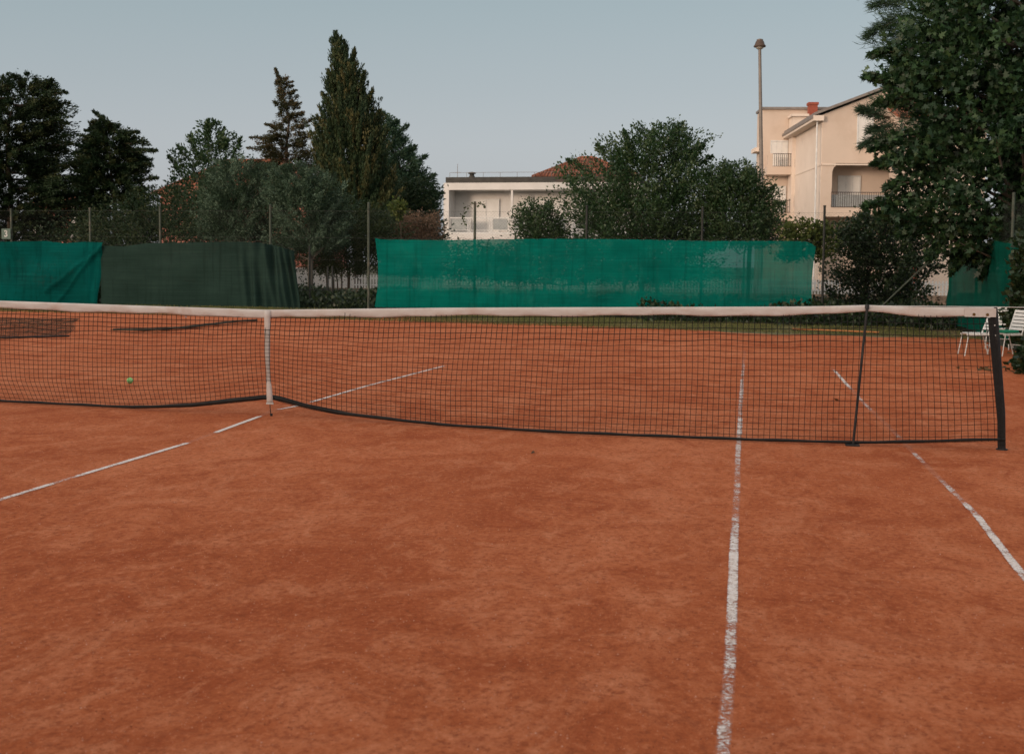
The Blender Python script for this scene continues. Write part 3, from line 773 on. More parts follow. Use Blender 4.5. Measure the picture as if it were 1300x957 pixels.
# pine and fig leaning over the side fence
tree('pine_tree', 'dark pine with long needles behind the fig tree', [(-120, 1150, 1400), (-40, 1118, 1420), (0, 1112, 1430), (40, 1106, 1440), (66, 1118, 1440), (95, 1130, 1440), (135, 1110, 1430), (160, 1094, 1430), (185, 1112, 1430), (210, 1160, 1420)],
     19, 1100, 60000, (.20, .014), 'f_pine', 29, sprigs=[(1130,150,1092,140,.09,900),(1135,170,1095,185,.09,900),(1130,160,1104,166,.08,600),(1150,20,1100,45,.10,900),(1150,0,1108,8,.1,700)], trunk_r=.22, rise=.3, spread=.09, tuft=.2, along=.55, jag=.3, t0=.8, depth=.5)
tree('fig_tree', 'big-leaved fig tree overhanging the fence corner and the white chairs', [(-110, 1180, 1450), (-20, 1150, 1480), (20, 1135, 1480), (60, 1112, 1480), (95, 1104, 1480), (118, 1112, 1480), (140, 1150, 1480), (165, 1135, 1480), (190, 1108, 1480), (208, 1110, 1480), (228, 1135, 1480), (255, 1098, 1480), (275, 1110, 1480), (295, 1165, 1480), (320, 1195, 1460), (338, 1235, 1440)],
     16.5, 1500, 46000, (.135, .105), 'f_fig', 30, sprigs=[(1180,255,1096,262,.13,330),(1170,285,1112,272,.13,260),(1200,280,1140,300,.13,260),(1200,300,1178,330,.12,220),(1230,310,1208,345,.12,240),(1260,315,1246,352,.12,240),(1285,320,1280,350,.12,200),(1170,110,1098,98,.13,300),(1170,125,1112,132,.13,260),(1170,170,1106,190,.13,280),(1150,205,1108,208,.13,240),(1160,230,1125,238,.12,180),(1170,60,1104,70,.13,260)], bark='bark_grey', trunk_r=.16, rise=.35, spread=.15, tuft=.08, along=.3, jag=.2, t0=.72, shape=FIG, inner=.5, n_limb=40, tone_b=.45, depth=.6)
tree('ivy', 'dark ivy spilling over the clay edge beneath the chairs', [(.7, 8.95, .35), (.45, 8.8, .6), (.1, 8.75, .75), (-.05, 8.75, .8)],
     7.6, 600, 15000, (.09, .075), 'f_ivy', 31, trunk_r=.02, rise=.2, spread=.1, tuft=.05, jag=.4, cat='ivy', depth=1.6, raw=True, trunk_n=2)
tree('shrub', 'dark climbing shrub on the side fence behind the chairs', [(2.3, 9.55, .35), (1.6, 9.5, .6), (.9, 9.45, .6), (.3, 9.4, .6), (.05, 9.4, .5)],
     12.6, 650, 15000, (.10, .08), 'f_ivy', 32, trunk_r=.03, rise=.4, spread=.12, tuft=.06, jag=.4, cat='shrub', depth=1.6, raw=True, trunk_n=3)

# ground cover beyond the fence and the grass verge
def scatter(name, n, x0, x1, y0, y1, h, size, mat, seed, upw=.3, dens=None):
    r = np.random.default_rng(seed)
    x = r.uniform(x0, x1, n); y = r.uniform(y0, y1, n)
    lump = .5+.5*np.sin(x*1.3+seed)*np.sin(y*1.7+x*.4)
    if dens: k = r.random(n) < np.clip(dens(x, y), 0, 1); x, y, lump = x[k], y[k], lump[k]
    z = np.array([gz(a, b) for a, b in zip(x, y)])+r.random(len(x))**1.5*h*(.4+lump)
    D = r.normal(0, 1, (len(x), 3)); D[:, 2] = np.abs(D[:, 2])+upw*3; D /= np.linalg.norm(D, axis=1, keepdims=True)
    s = r.uniform(.6, 1.4, len(x))
    V, F = place_leaves(np.stack([x, y, z], 1), D, size[0]*s, size[1]*s, r)
    return np_mesh(name, V, F, M[mat], attrs={'tone': np.repeat(r.random(len(x)), 4)})
tag(scatter('ground_cover', 90000, -19, 12, 19.3, 25, .45, (.10, .07), 'f_ivy', 41, dens=lambda x, y: np.where(y > 21.1, 1.0, np.where((x > 1.5), .8*np.clip((y-19.3-.3*np.sin(x*1.9))*2, 0, 1), 0))), 'dark low plants carpeting the ground beyond the fence', 'ground cover', None, 'stuff')
def verge(x, y):
    return .25+.75*(np.sin(x*.8+1)*np.sin(x*2.7)+.4)*(1-np.abs(y-18.8)/3.0)*1.2+.25
tag(scatter('grass', 120000, -20, 9.1, 15.9, 21.0, .0, (.06, .010), 'f_grass', 42, upw=.6, dens=verge), 'short yellow-green grass on the verge at the foot of the fence', 'grass', None, 'stuff')
M['verge'] = pmat('verge_soil', (.17, .15, .065), (.10, .09, .04), 2.5, .95, .6, 20, c3=(.36, .16, .075), s3=.8)
tag(sheet('verge', list(np.arange(-24, 9.2, 1.5))+[9.1], [15.0, 16, 17, 18, 19, 20, 20.9], M['verge'], -.006), kind='structure')

# small fallen leaves and clods on the clay
for i, (px, py, s, lab) in enumerate([(675, 575, .05, 'small dark fallen leaf on the clay in front of the net, near its middle'), (1060, 508, .06, 'dark fallen leaf on the clay behind the net, beside the doubles line'),
                       (1218, 468, .07, 'dry leaf on the clay behind the net, close to the chairs'), (1228, 470, .06, 'curled dry leaf next to the post on the far clay'), (1252, 470, .10, 'clump of dry leaves at the foot of the net post side'),
                       (195, 403, .06, 'pale crumb of litter on the far clay near the drag net'), (237, 403, .06, 'white scrap on the far clay beyond the net')]):
    p = ground(px, py); r = np.random.default_rng(60+i)
    k = 1 if s < .09 else 9
    P = np.stack([p.x+r.normal(0, s*.7, k)*(k > 1), p.y+r.normal(0, s*1.2, k)*(k > 1), np.full(k, gz(p.x, p.y)+.008)], 1)
    D = r.normal(0, 1, (k, 3)); D[:, 2] = .15; D /= np.linalg.norm(D, axis=1, keepdims=True)
    V, F = place_leaves(P-np.array([p.x, p.y, 0]), D, s*1.2, s*.8, r, FIG)
    o = np_mesh('fallen_leaf' if i < 5 else 'paper_scrap', V, F, M['f_leaf'] if i < 5 else M['signwhite'], attrs={'tone': np.repeat(r.random(k), len(FIG))})
    o.location = (p.x, p.y, 0); tag(o, lab, 'leaf' if i < 5 else 'litter', 'litter on the clay')

# ------------------------------------------------------------------ court fence
FY = 21.0; FX1 = 9.15; FX0 = -19.0
fence = empty('chain_link_fence', (-5, FY, 0)); tag(fence, 'tall chain-link fence across the far end of the court', 'fence')
def wires(x0, x1, z0, z1, sp, r, mapf):
    V = []; F = []
    H = z1-z0
    for sgn in (1, -1):
        n0 = int(math.floor((x0-H)/sp)); n1 = int(math.ceil((x1+H)/sp))
        for i in range(n0, n1):
            xa = i*sp; xb = xa+H*sgn
            za, zb = z0, z1
            if sgn < 0: xa, xb = i*sp, i*sp-H
            # clip to [x0,x1]
            ta, tb = 0.0, 1.0
            d = xb-xa
            lo, hi = (x0-xa)/d, (x1-xa)/d
            if lo > hi: lo, hi = hi, lo
            ta, tb = max(0, lo), min(1, hi)
            if tb-ta < .01: continue
            p, q = (xa+d*ta, z0+H*ta), (xa+d*tb, z0+H*tb)
            b = len(V)
            for (u, w) in (p, q):
                for (ou, ov, ow) in ((r, 0, 0), (-r*.5, r*.87, 0), (-r*.5, -r*.87, 0)):
                    V.append(mapf(u+ou, ov, w))
            F += [(b, b+1, b+4, b+3), (b+1, b+2, b+5, b+4), (b+2, b, b+3, b+5)]
    return V, F
V, F = wires(FX0, FX1, .05, 2.78, .085, .0011, lambda u, v_, w: (u, FY+.03+v_, w+gz(u, FY)*.5))
np_mesh('wire_mesh', V, F, M['wire'], fence)
hz = MB()
for z in (.08, 1.45, 2.05, 2.78):
    hz.tube([(FX0, FY+.03, z+.05), (-9, FY+.03, z+.04), (0, FY+.03, z+.01), (FX1, FY+.03, z-.03)], .002, 5)
hz.build('line_wires', M['wire'], fence)
for px, top_y in ((-110, 266), (14, 266), (114, 265), (203, 263), (343, 261), (468, 258), (603, 257), (745, 262), (892, 264), (1047, 262)):
    p = at(px, top_y, FY)
    m = 'post' if px in (14, 114, 203, 343, 468, 603) else 'darkpost'
    pm = MB().tube([(p.x, FY, -.2), (p.x, FY, p.z)], .036 if px in (468, 603) else .03, 12).build('post', M[m], fence)
    MB().lathe([(.038, 0), (.038, .02), (.0, .035)], (p.x, FY, p.z-.005), 12).build('cap', M[m], pm)
pc = at(1197, 300, FY)
MB().tube([(FX1, FY, -.2), (FX1, FY, 2.85)], .036, 12).build('post', M['post'], fence)
b0 = at(1095, 412, FY-.05); b1 = at(1190, 322, FY-.05)
MB().tube([b0, b1], .022, 10).build('brace', M['post'], fence)

gate = empty('gate', (at(418, 350, FY+.6).x, FY+.6, 0)); tag(gate, 'dark steel gate frame in the gap between the two screens', 'gate')
for px, tp in ((393, 312), (416, 338), (422, 338)):
    a = at(px, tp, FY+.6); MB().tube([(a.x, FY+.6, 0), (a.x, FY+.6, a.z)], .028, 8).build('post', M['darkpost'], gate)
a = at(380, 368, FY+.6); b = at(468, 368, FY+.6)
MB().tube([(a.x, FY+.64, a.z), (b.x, FY+.64, b.z)], .012, 6).tube([(a.x, FY+.64, .15), (b.x, FY+.64, .15)], .012, 6).build('rail', M['darkpost'], gate)

side = empty('chain_link_fence', (FX1+.02, 6, 0)); tag(side, 'chain-link fence along the side of the court behind the chairs', 'fence')
V, F = wires(-14, FY-.05, .02, 2.75, .085, .0011, lambda u, v_, w: (FX1+.04+v_, u, w-.06))
np_mesh('wire_mesh', V, F, M['wire'], side)
for y in (17.6, 14.2, 10.8, 7.4, 4.0, .0, -3.6, -7.2, -10.8):
    MB().tube([(FX1, y, -.2), (FX1, y, 2.85)], .03, 10).build('post', M['post'], side)

# ------------------------------------------------------------------ windscreens
def windscreen(name, label, top, botm, Y, mat, folds, seed, nu=220, nv=40, pull=None, ydir=-1, hem=True):
    """top/botm: lists of (px, py) at plane Y. folds(u, v) -> offset towards the court"""
    tw = [(at(a, b, Y).x, at(a, b, Y).z) for a, b in top]; bw = [(at(a, b, Y).x, at(a, b, Y).z) for a, b in botm]
    V = []; F = []
    for i in range(nu+1):
        u = i/nu
        xt = tw[0][0]+(tw[-1][0]-tw[0][0])*u; xb = bw[0][0]+(bw[-1][0]-bw[0][0])*u
        zt_ = np.interp(xt, [p[0] for p in tw], [p[1] for p in tw]); zb_ = np.interp(xb, [p[0] for p in bw], [p[1] for p in bw])
        for j in range(nv+1):
            v_ = j/nv
            sx = 0 if pull is None else pull(u, v_)
            V.append((xt*(1-v_)+xb*v_+sx, Y-folds(u, v_, xt), zt_*(1-v_)+zb_*v_))
    for i in range(nu):
        for j in range(nv):
            a = i*(nv+1)+j; F.append((a, a+nv+1, a+nv+2, a+1))
    o = np_mesh(name, V, F, mat, smooth=True)
    tag(o, label, 'windscreen', 'windscreens on the court fence')
    return o, tw, bw
S = math.sin
def ties(o, tw, n, Y):
    t = MB(); pts = []
    for i in range(n*4):
        x = tw[0][0]+(tw[-1][0]-tw[0][0])*i/(n*4-1)
        z = float(np.interp(x, [p[0] for p in tw], [p[1] for p in tw]))
        pts.append([(x, Y-.03, z-.015), (x, Y+.02, z+.05), (x, Y+.05, z+.05), (x, Y+.03, z-.01)][i % 4])
    t.tube(pts, .003, 4).build('lacing', M['wire'], o)

SY = FY-.06
o, tw, bw = windscreen('windscreen', 'long bright green windscreen, see-through near its lower edge', [(476, 302), (482, 304), (560, 305), (700, 303), (800, 304), (900, 306), (1000, 306), (1022, 306.5), (1030, 309), (1036, 314)],
    [(475, 390), (600, 390.5), (760, 390), (900, 391), (1031, 392)], SY, M['teal'],
    lambda u, v_, x: .018*S(x*1.7+v_*2)+.012*S(x*3.9-v_*4)+.006*S(v_*19+x*1.5)+.03*math.exp(-((x+3.0*0-8)/1)**2)+.005*S(x*11+v_*5), 1,
    pull=lambda u, v_: (.10*S(math.pi*v_)*(1-u)**14)-(.05*S(math.pi*v_))*u**14)
ties(o, tw, 26, SY)
o, tw, bw = windscreen('windscreen', 'teal windscreen bulging and pulled tight to its corner', [(-140, 309), (-40, 307), (20, 307), (60, 306), (85, 309), (110, 307), (134, 308)], [(-140, 394), (0, 394), (126, 394)], SY-.05, M['teal_dark'],
    lambda u, v_, x: .09+.06*S(x*1.3+1)*S(math.pi*v_)+.05*S(x*2.1+v_*5)*S(math.pi*v_)+.03*S(x*4.5-v_*7)+.05*math.exp(-((v_-(1-u)*2.6-.08)/.05)**2)*(u > .75)+.045*math.exp(-((v_-(1-u)*4.6-.02)/.05)**2)*(u > .8)+.03*S((u-.9)*160)*max(0, u-.9)*8, 2, nv=60)
ties(o, tw, 12, SY)
o, tw, bw = windscreen('windscreen', 'faded dark green windscreen ending in loose hanging folds', [(131, 312), (160, 313), (190, 309), (240, 308), (300, 307), (330, 308), (346, 311), (360, 314), (374, 319)], [(131, 394), (250, 394), (330, 394), (384, 392)], SY-.02, M['bottle'],
    lambda u, v_, x: .14+.02*S(x*1.5)+.012*S(x*4+v_*6)+.01*S(v_*16+x)*(1-v_)+(.085*S(x*15+2.2*S(x*2.7)+1.2*v_)+.05*S(x*31+3*S(x*3.1)-2*v_)+.03*S(x*6-5*v_))*min(1, max(0, (u-.70)/.1))*(1.0-.3*v_)+.05*v_*max(0, u-.6), 3, nu=420, nv=50)
ties(o, tw, 18, SY)
# loose corner of the old screen folded over the wire
cx = at(345, 310, SY-.1)
a, b, c, d = at(341, 309, SY-.1), at(368, 316, SY-.1), at(378, 345, SY-.12), at(362, 342, SY-.12)
# side screen
V = []; F = []
nu, nv = 160, 30
for i in range(nu+1):
    y = 20.8-13.2*i/nu
    for j in range(nv+1):
        v_ = j/nv
        z = 1.98*(1-v_)+.1*v_+.04*S(y*2.1)*(1-v_)-.05
        V.append((FX1-.05-.03*S(y*1.8+v_*2)-.02*S(y*5+v_*6)-.012*S(v_*20), y, z))
for i in range(nu):
    for j in range(nv):
        a = i*(nv+1)+j; F.append((a, a+nv+1, a+nv+2, a+1))
tag(np_mesh('windscreen', V, F, M['green_side'], smooth=True), 'deep green windscreen on the side fence behind the white chairs', 'windscreen', 'windscreens on the court fence')

# number sign
sp = at(8, 297, FY-.06)
sg = MB().box(sp.x-.145, sp.x+.145, FY-.075, FY-.06, sp.z-.15, sp.z+.15).build('court_sign', M['sign'], bevel=.004)
tag(sg, 'small grey-green sign with a white number 3 on the fence', 'sign')
cu = bpy.data.curves.new('numeral', 'FONT'); cu.body = '3'; cu.size = .26; cu.extrude = .003; cu.align_x = 'CENTER'; cu.align_y = 'CENTER'; cu.offset = .006
tmp_ = bpy.data.objects.new('numeral_curve', cu); me_ = bpy.data.meshes.new_from_object(tmp_); bpy.data.objects.remove(tmp_); me_.name = 'numeral'
to = bpy.data.objects.new('numeral', me_); COL.objects.link(to); me_.materials.clear(); me_.materials.append(M['signwhite'])
to.rotation_euler = (math.pi/2, 0, 0); to.location = (sp.x, FY-.08, sp.z-.005); to.parent = sg

# vine shoot hanging on the tall post
vp = at(603, 258, FY)
P = []; r = np.random.default_rng(77)
path = [(585, 272), (590, 264), (598, 260), (604, 259), (610, 258), (616, 262), (586, 278), (590, 283), (589, 274)]
vb = MB(); pts = [at(a, b, FY-.05) for a, b in [(590, 286), (587, 275), (590, 264), (600, 259), (612, 259), (617, 262)]]
vr = empty('vine', (vp.x, FY, 2.0)); tag(vr, 'thin vine shoot curling off the top of a fence post before the white house', 'vine')
vb.tube(pts, .005, 5).build('stem', M['bark'], vr)
for k in range(len(pts)-1):
    for q in range(9):
        t = r.random(); p = pts[k].lerp(pts[k+1], t); P.append((p.x+r.normal(0, .035), p.y+r.normal(0, .03), p.z+r.normal(0, .035)))
P = np.array(P); D = r.normal(0, 1, P.shape); D /= np.linalg.norm(D, axis=1, keepdims=True)
V, F = place_leaves(P, D, .075, .055, r); np_mesh('leaves', V, F, M['f_vine'], vr, attrs={'tone': np.repeat(r.random(len(P))*.5, 4)})

# ------------------------------------------------------------------ picket fence on a stone wall
PY = 35.0
a = at(330, 368, PY); b = at(1215, 368, PY)
zt_, zm_ = at(650, 350.5, PY).z, at(650, 367.5, PY).z
sw = MB(); x = a.x
sw.box(a.x, b.x, PY, PY+.35, -.1, zm_-.03)
wall = sw.build('stone_wall', M['stone']); tag(wall, 'low rubble stone wall carrying the white picket fence', 'wall')
rs = random.Random(5); stn = MB()
for k in range(560):
    x = rs.uniform(a.x, b.x); z = rs.uniform(0, zm_-.08); w, h = rs.uniform(.08, .22), rs.uniform(.05, .12)
    stn.prism([(x-w*.5, PY-.035, z-h*.3), (x+w*.3, PY-.035, z-h*.5), (x+w*.5, PY-.035, z+h*.2), (x+w*.1, PY-.035, z+h*.5), (x-w*.4, PY-.035, z+h*.35)], (0, .05, 0))
stn.build('facing_stones', M['stone'], wall)
pk = empty('picket_fence', (0, PY+.1, zm_)); tag(pk, 'white picket fence on the low stone wall beyond the court', 'fence')
pf = MB(); x = a.x
while x < b.x:
    h = zt_-.02*abs(S(x*7))
    pf.prism([(x, PY+.08, zm_-.03), (x+.062, PY+.08, zm_-.03), (x+.062, PY+.08, h-.04), (x+.031, PY+.08, h), (x, PY+.08, h-.04)], (0, .02, 0)); x += .118
pf.build('pickets', M['picket'], pk)
MB().box(a.x, b.x, PY+.103, PY+.135, zm_+.08, zm_+.13).box(a.x, b.x, PY+.103, PY+.135, zt_-.17, zt_-.12).build('rails', M['picket'], pk)
a = at(372, 345, 37.5); b = at(452, 345, 37.5)
ww = MB().box(a.x, b.x, 37.5, 37.7, 0, at(400, 341.5, 37.5).z).box(a.x-.05, b.x+.05, 37.45, 37.75, at(400, 341.5, 37.5).z, at(400, 340, 37.5).z).build('garden_wall', M['white_wall'])
tag(ww, 'plain white garden wall seen through the gap by the gate', 'wall')

# ------------------------------------------------------------------ white flat-roofed house
HY = 59.0
def hx(px): return at(px, 270, HY).x
def hz_(py): return at(650, py, HY).z
wh = empty('white_house', (hx(680), HY+4, 0)); tag(wh, 'flat-roofed white house with a covered balcony and grey roof edge', 'house')
x0, x1, xm = hx(563), hx(812), hx(649.5)
zf, zc, zs_, ztop = hz_(297), hz_(241), hz_(232), hz_(224.5)
body = MB()
body.box(x0, x1, HY, HY+.02+1.6, 0, zf)               # lower storey and balcony floor
body.box(x0, x1, HY, HY+8, zc, zs_)                  # roof slab
body.box(x0, x0+.33, HY, HY+1.6, zf, zc)            # end wall of the balcony
body.box(x0, x1, HY+1.6, HY+8, 0.0, zc)              # rear body
body.build('wall', M['white_wall'], wh)
MB().box(x0-.02+.12, x1, HY+.1, HY+7.9, zs_, ztop).build('roof_edge', M['fascia'], wh)
MB().box(xm-.06, xm+.06, HY+.05, HY+.17, zf, zc).build('column', M['white_wall'], wh)
def door(px0, px1, py0, mat='shutter', lines=2):
    X0, X1 = hx(px0), hx(px1); z1 = hz_(py0)
    d = MB().box(X0, X1, HY+1.52, HY+1.6, zf, z1).build('door', M[mat], wh)
    fr = MB().box(X0-.06, X0, HY+1.5, HY+1.62, zf, z1+.06).box(X1, X1+.06, HY+1.5, HY+1.62, zf, z1+.06).box(X0, X1, HY+1.5, HY+1.62, z1, z1+.06)
    for k in range(1, lines): xx = X0+(X1-X0)*k/lines; fr.box(xx-.025, xx+.025, HY+1.495, HY+1.52, zf, z1)
    fr.build('frame', M['rail_white'], d)
door(594, 626, 252)
for p0, p1 in ((655, 671), (673, 692), (694.5, 711), (720, 740), (760, 782)):
    X0, X1 = hx(p0), hx(p1); z0, z1 = hz_(292), hz_(250)
    w = MB().box(X0, X1, HY+1.55, HY+1.6, z0, z1).build('window', M['shutter'], wh)
    sl_ = MB()
    k = z0
    while k < z1-.05: sl_.box(X0+.02, X1-.02, HY+1.535, HY+1.55, k, k+.05); k += .085
    sl_.build('shutter', M['shutter'], w)
# balcony rail: glass panels between white posts
rz0, rz1 = hz_(293), hz_(277.5)
rl = MB().box(x0+.33, x1, HY+.05, HY+.1, rz1, rz1+.07).box(x0+.33, x1, HY+.06, HY+.09, rz0, rz0+.04).box(x0+.33, x1, HY, HY+.12, zf, zf+.10)
for px in (571, 594, 596.5, 621, 624, 646, 652, 674, 697, 720, 745, 770, 795): rl.box(hx(px)-.025, hx(px)+.025, HY+.05, HY+.1, zf, rz1)
rl.build('balcony_rail', M['rail_white'], wh)
for p0, p1 in ((572, 593), (625, 645), (653, 673), (698, 719)):
    MB().box(hx(p0)+.04, hx(p1)-.04, HY+.07, HY+.08, rz0+.06, rz1-.02).build('balcony_panel', M['frost'], wh)
# thin roof rail, aerial, roof vent
rr_ = MB(); zr = ztop+.28
rr_.tube([(x0+.3, HY+.3, zr), (x1, HY+.3, zr)], .012, 5)
for k in range(12): xx = x0+.3+k*(x1-x0-.4)/11; rr_.tube([(xx, HY+.3, ztop), (xx, HY+.3, zr)], .012, 5)
rr_.build('roof_rail', M['gutter'], wh)
ax = hx(575.5); MB().tube([(ax, HY+1, ztop), (ax, HY+1, hz_(206))], .015, 6).tube([(ax-.15, HY+1, ztop+.35), (ax+.2, HY+1, ztop+.35)], .01, 5).build('aerial', M['gutter'], wh)
MB().lathe([(.18, 0), (.18, .12), (.14, .14), (.14, .24), (.24, .26), (.22, .34), (0, .38)], (hx(594), HY+1, ztop), 14).build('roof_vent', M['fascia'], wh)
ax = hx(811)
MB().tube([(ax, HY+6, ztop), (ax, HY+6, hz_(155))], .025, 6).tube([(ax-.02, HY+6, hz_(156)), (ax+.75, HY+6, hz_(158))], .015, 5).tube([(ax+.2, HY+5.8, hz_(156.5)), (ax+.2, HY+6.2, hz_(156.5))], .012, 5).tube([(ax+.5, HY+5.8, hz_(157.3)), (ax+.5, HY+6.2, hz_(157.3))], .012, 5).build('aerial', M['gutter'], wh)
# low house block at its left rear
MB().box(x0-.75, x0-.02, HY+3, HY+7, 0, hz_(240)).build('side_wall', M['white_wall'], wh)

# tiled house behind it
TY = 72
def P3(px, py, Y=TY): return at(px, py, Y)
th_ = empty('tiled_house', (P3(740, 240).x, TY+4, 0)); tag(th_, 'house with a hipped terracotta roof showing behind the flat-roofed one', 'house')
e0, e1 = P3(676, 224), P3(812, 224); rz = P3(742, 200, TY+4).z; ze = e0.z
MB().box(e0.x+.4, e1.x-.4, TY+.4, TY+8, 0, ze-.02).build('wall', M['cream_white'], th_)
c1 = Vector((P3(738, 200, TY+4).x, TY+4, rz)); c2 = Vector((P3(752, 200, TY+4).x, TY+4, rz))
rf = MB()
A, B, C, D_ = Vector((e0.x, TY, ze)), Vector((e1.x, TY, ze)), Vector((e1.x, TY+8.4, ze)), Vector((e0.x, TY+8.4, ze))
rf.poly([A, B, c2, c1]); rf.poly([B, C, c2]); rf.poly([C, D_, c1, c2]); rf.poly([D_, A, c1]); rf.poly([A, D_, C, B])
roof = rf.build('roof', M['tile'], th_)
rg_ = MB().tube([A, c1, c2], .11, 6).tube([B, c2], .11, 6)
for i in range(1, 30): # cover tiles running down the front slope
    t = i/30; p = A.lerp(B, t)
    if t < .5: q = A.lerp(c1, min(1, t/.48)); 
    else: q = B.lerp(c2, min(1, (1-t)/.48))
    rg_.tube([p+Vector((0, 0, .03)), Vector((p.x, q.y, q.z+.03))], .05, 5)
rg_.build('ridge_tiles', M['tile'], roof)

# ------------------------------------------------------------------ cream house
D0 = 70.0
dirF = Vector((math.sin(YAW+.048), math.cos(YAW+.048), 0))
dirX = Vector((dirF.y, -dirF.x, 0))
q = (CAM + (Fv+R2*((1040-650)/FPX)-U2*((339-433.5)/FPX))*D0)
O = Vector((q.x, q.y, 0))
HM = Matrix(((dirX.x, dirF.x, 0, O.x), (dirX.y, dirF.y, 0, O.y), (0, 0, 1, 0), (0, 0, 0, 1)))
s0 = FPX/D0; s1 = FPX/(D0+9.6)
def Xf(px): return (px-1040)/s0                 # front plane
def Zf(py): return CZ+(340-py)/s0
def Xb(px): return (px-722)/s1-(1040-722)/s0      # plane of the rear block
def Zb(py): return CZ+(338.5-py)/s1
ch = empty('cream_house', (O.x, O.y, 0)); tag(ch, 'tall cream house with balconies, shutters and a small brick chimney', 'house')
def cb(): return MB(HM)
zl, ze, zap = Zf(209), Zf(146), Zf(116); xr = Xf(1190); xap = Xf(1116)
zbal = Zf(272); zsol = Zf(262)
w = cb()
# rear block (left) and its parapet
xb0 = Xb(964); ztb = Zb(142)
w.box(xb0, 9.5, 9.6, 11.8, 0, ztb)
w.box(xb0-.0, 3.0, 9.55, 9.6, ztb-.0, ztb+.05)
# main block: left side wall, body behind the loggia
w.box(0, .25, 0, 1.9, 0, zl); w.box(0, xr, 1.9, 9.6, 0, zl)
w.box(.25, xr, 0, 1.9, Zf(276), zsol-.1)      # balcony slab and solid front
w.box(.25, Xf(1053), 0, .12, zsol-.1, Zf(240))  # solid parapet
w.prism([(0, 0, zl), (xr, 0, zl), (xr, 0, ze+.3), (xap, 0, zap-.1), (0, 0, ze-.1)], (0, 9.6, 0))
w.box(.25, .62, .0, .25, Zf(240), zl)
w.build('wall', M['cream'], ch)
w = cb(); w.box(-.03, 0, .05, 9.6, 0, ze-.35); w.build('side_wall', M['cream_white'], ch)
w = cb().box(-.06, -.03, .0, 9.6, Zf(212), Zf(210)).box(.02, xr, -.06, 0, zl-.12, zl-.04); w.build('string_course', M['cream_white'], ch)
# arch corner of the loggia
w = cb(); ar = []
for k in range(9):
    t = math.pi/2*k/8; ar.append((.62+.5*(1-math.cos(t)), .0, zl-.55+.5*math.sin(t)))
w.prism([(.62, 0, zl)]+ar[:], (0, .25, 0)); w.build('arch', M['cream'], ch)
# roof: two slopes with grey verge boards
rf = cb()
rf.prism([(-.55, -.35, ze-.18), (xap, -.35, zap), (xap, -.35, zap+.16), (-.55, -.35, ze-.02)], (0, 10.2, 0))
rf.prism([(xap, -.35, zap), (xr+.4, -.35, ze-.1), (xr+.4, -.35, ze+.06), (xap, -.35, zap+.16)], (0, 10.2, 0))
rf.box(xb0-.08, 9.6, 9.4, 12, ztb+.05, ztb+.2)
roof = rf.build('roof', M['gutter'], ch)
ev = cb().box(-.62, -.0, -.32, 9.9, ze-.5, ze-.19).build('eave', M['cream_white'], roof)
cb().box(-.68, -.62, -.32, 9.9, ze-.36, ze-.2).build('gutter', M['gutter'], roof)
chx = Xb(1016); cb().box(chx, chx+.55, 8, 8.6, ztb-1, Zb(137)).box(chx-.06, chx+.61, 7.94, 8.66, Zb(139), Zb(137)+.06).build('chimney', M['brick'], roof, bevel=.01)
# left extension with a stepped parapet
cb().box(Xb(997), Xb(1014), 8.2, 9.55, 0, Zb(153)).box(Xb(995), Xb(1018), 8.0, 9.55, Zb(153), Zb(150)).build('stair_wall', M['cream_white'], ch)
cb().box(xb0-.42, xb0, 9.8, 11.5, Zb(193), Zb(188)).build('canopy', M['cream_white'], ch)
cb().tube([(Xf(1033), -.0, 0.2), (Xf(1033), -.0, ze-.4)], .05, 6).build('drainpipe', M['rail_white'], ch)
# windows
def win(x0, x1, z0, z1, y, n=2, name='window', shut=True):
    f = cb().box(x0, x1, y-.05, y, z0, z1).build(name, M['shutter'], ch)
    g_ = cb().box(x0-.07, x0, y-.09, y, z0-.05, z1+.07).box(x1, x1+.07, y-.09, y, z0-.05, z1+.07).box(x0, x1, y-.09, y, z1, z1+.07).box(x0-.1, x1+.1, y-.16, y, z0-.12, z0-.05)
    for k in range(1, n): xx = x0+(x1-x0)*k/n; g_.box(xx-.02, xx+.02, y-.075, y-.05, z0, z1)
    g_.build('frame', M['rail_white'], f)
    s_ = cb(); k = z0+.04
    while k < z1-.06: s_.box(x0+.04, x1-.04, y-.065, y-.05, k, k+.05); k += .12
    s_.build('slats', M['shutter'], f)
win(Xf(1084), Xf(1101), Zf(186), Zf(150), -.0)
win(Xf(1071), Xf(1097), Zf(262), Zf(223), 1.9, 3, 'balcony_door')
win(Xb(976), Xb(995), Zb(222), Zb(181), 9.6, 3, 'balcony_door')
win(Xb(974), Xb(994), Zb(276), Zb(238), 9.6, 3, 'balcony_door')
for zz0, zz1 in ((Zf(200), Zf(188)), (Zf(255), Zf(240))):
    cb().box(-.05, -.03, 8.2, 9.0, zz0, zz1).build('window', M['frost'], ch)
cb().tube([(Xf(1054), 1.86, Zf(222.5)), (Xf(1054), 1.8, Zf(222.5))], .14, 16).build('wall_vent', M['rail_white'], ch)  # round vent on the back wall of the loggia
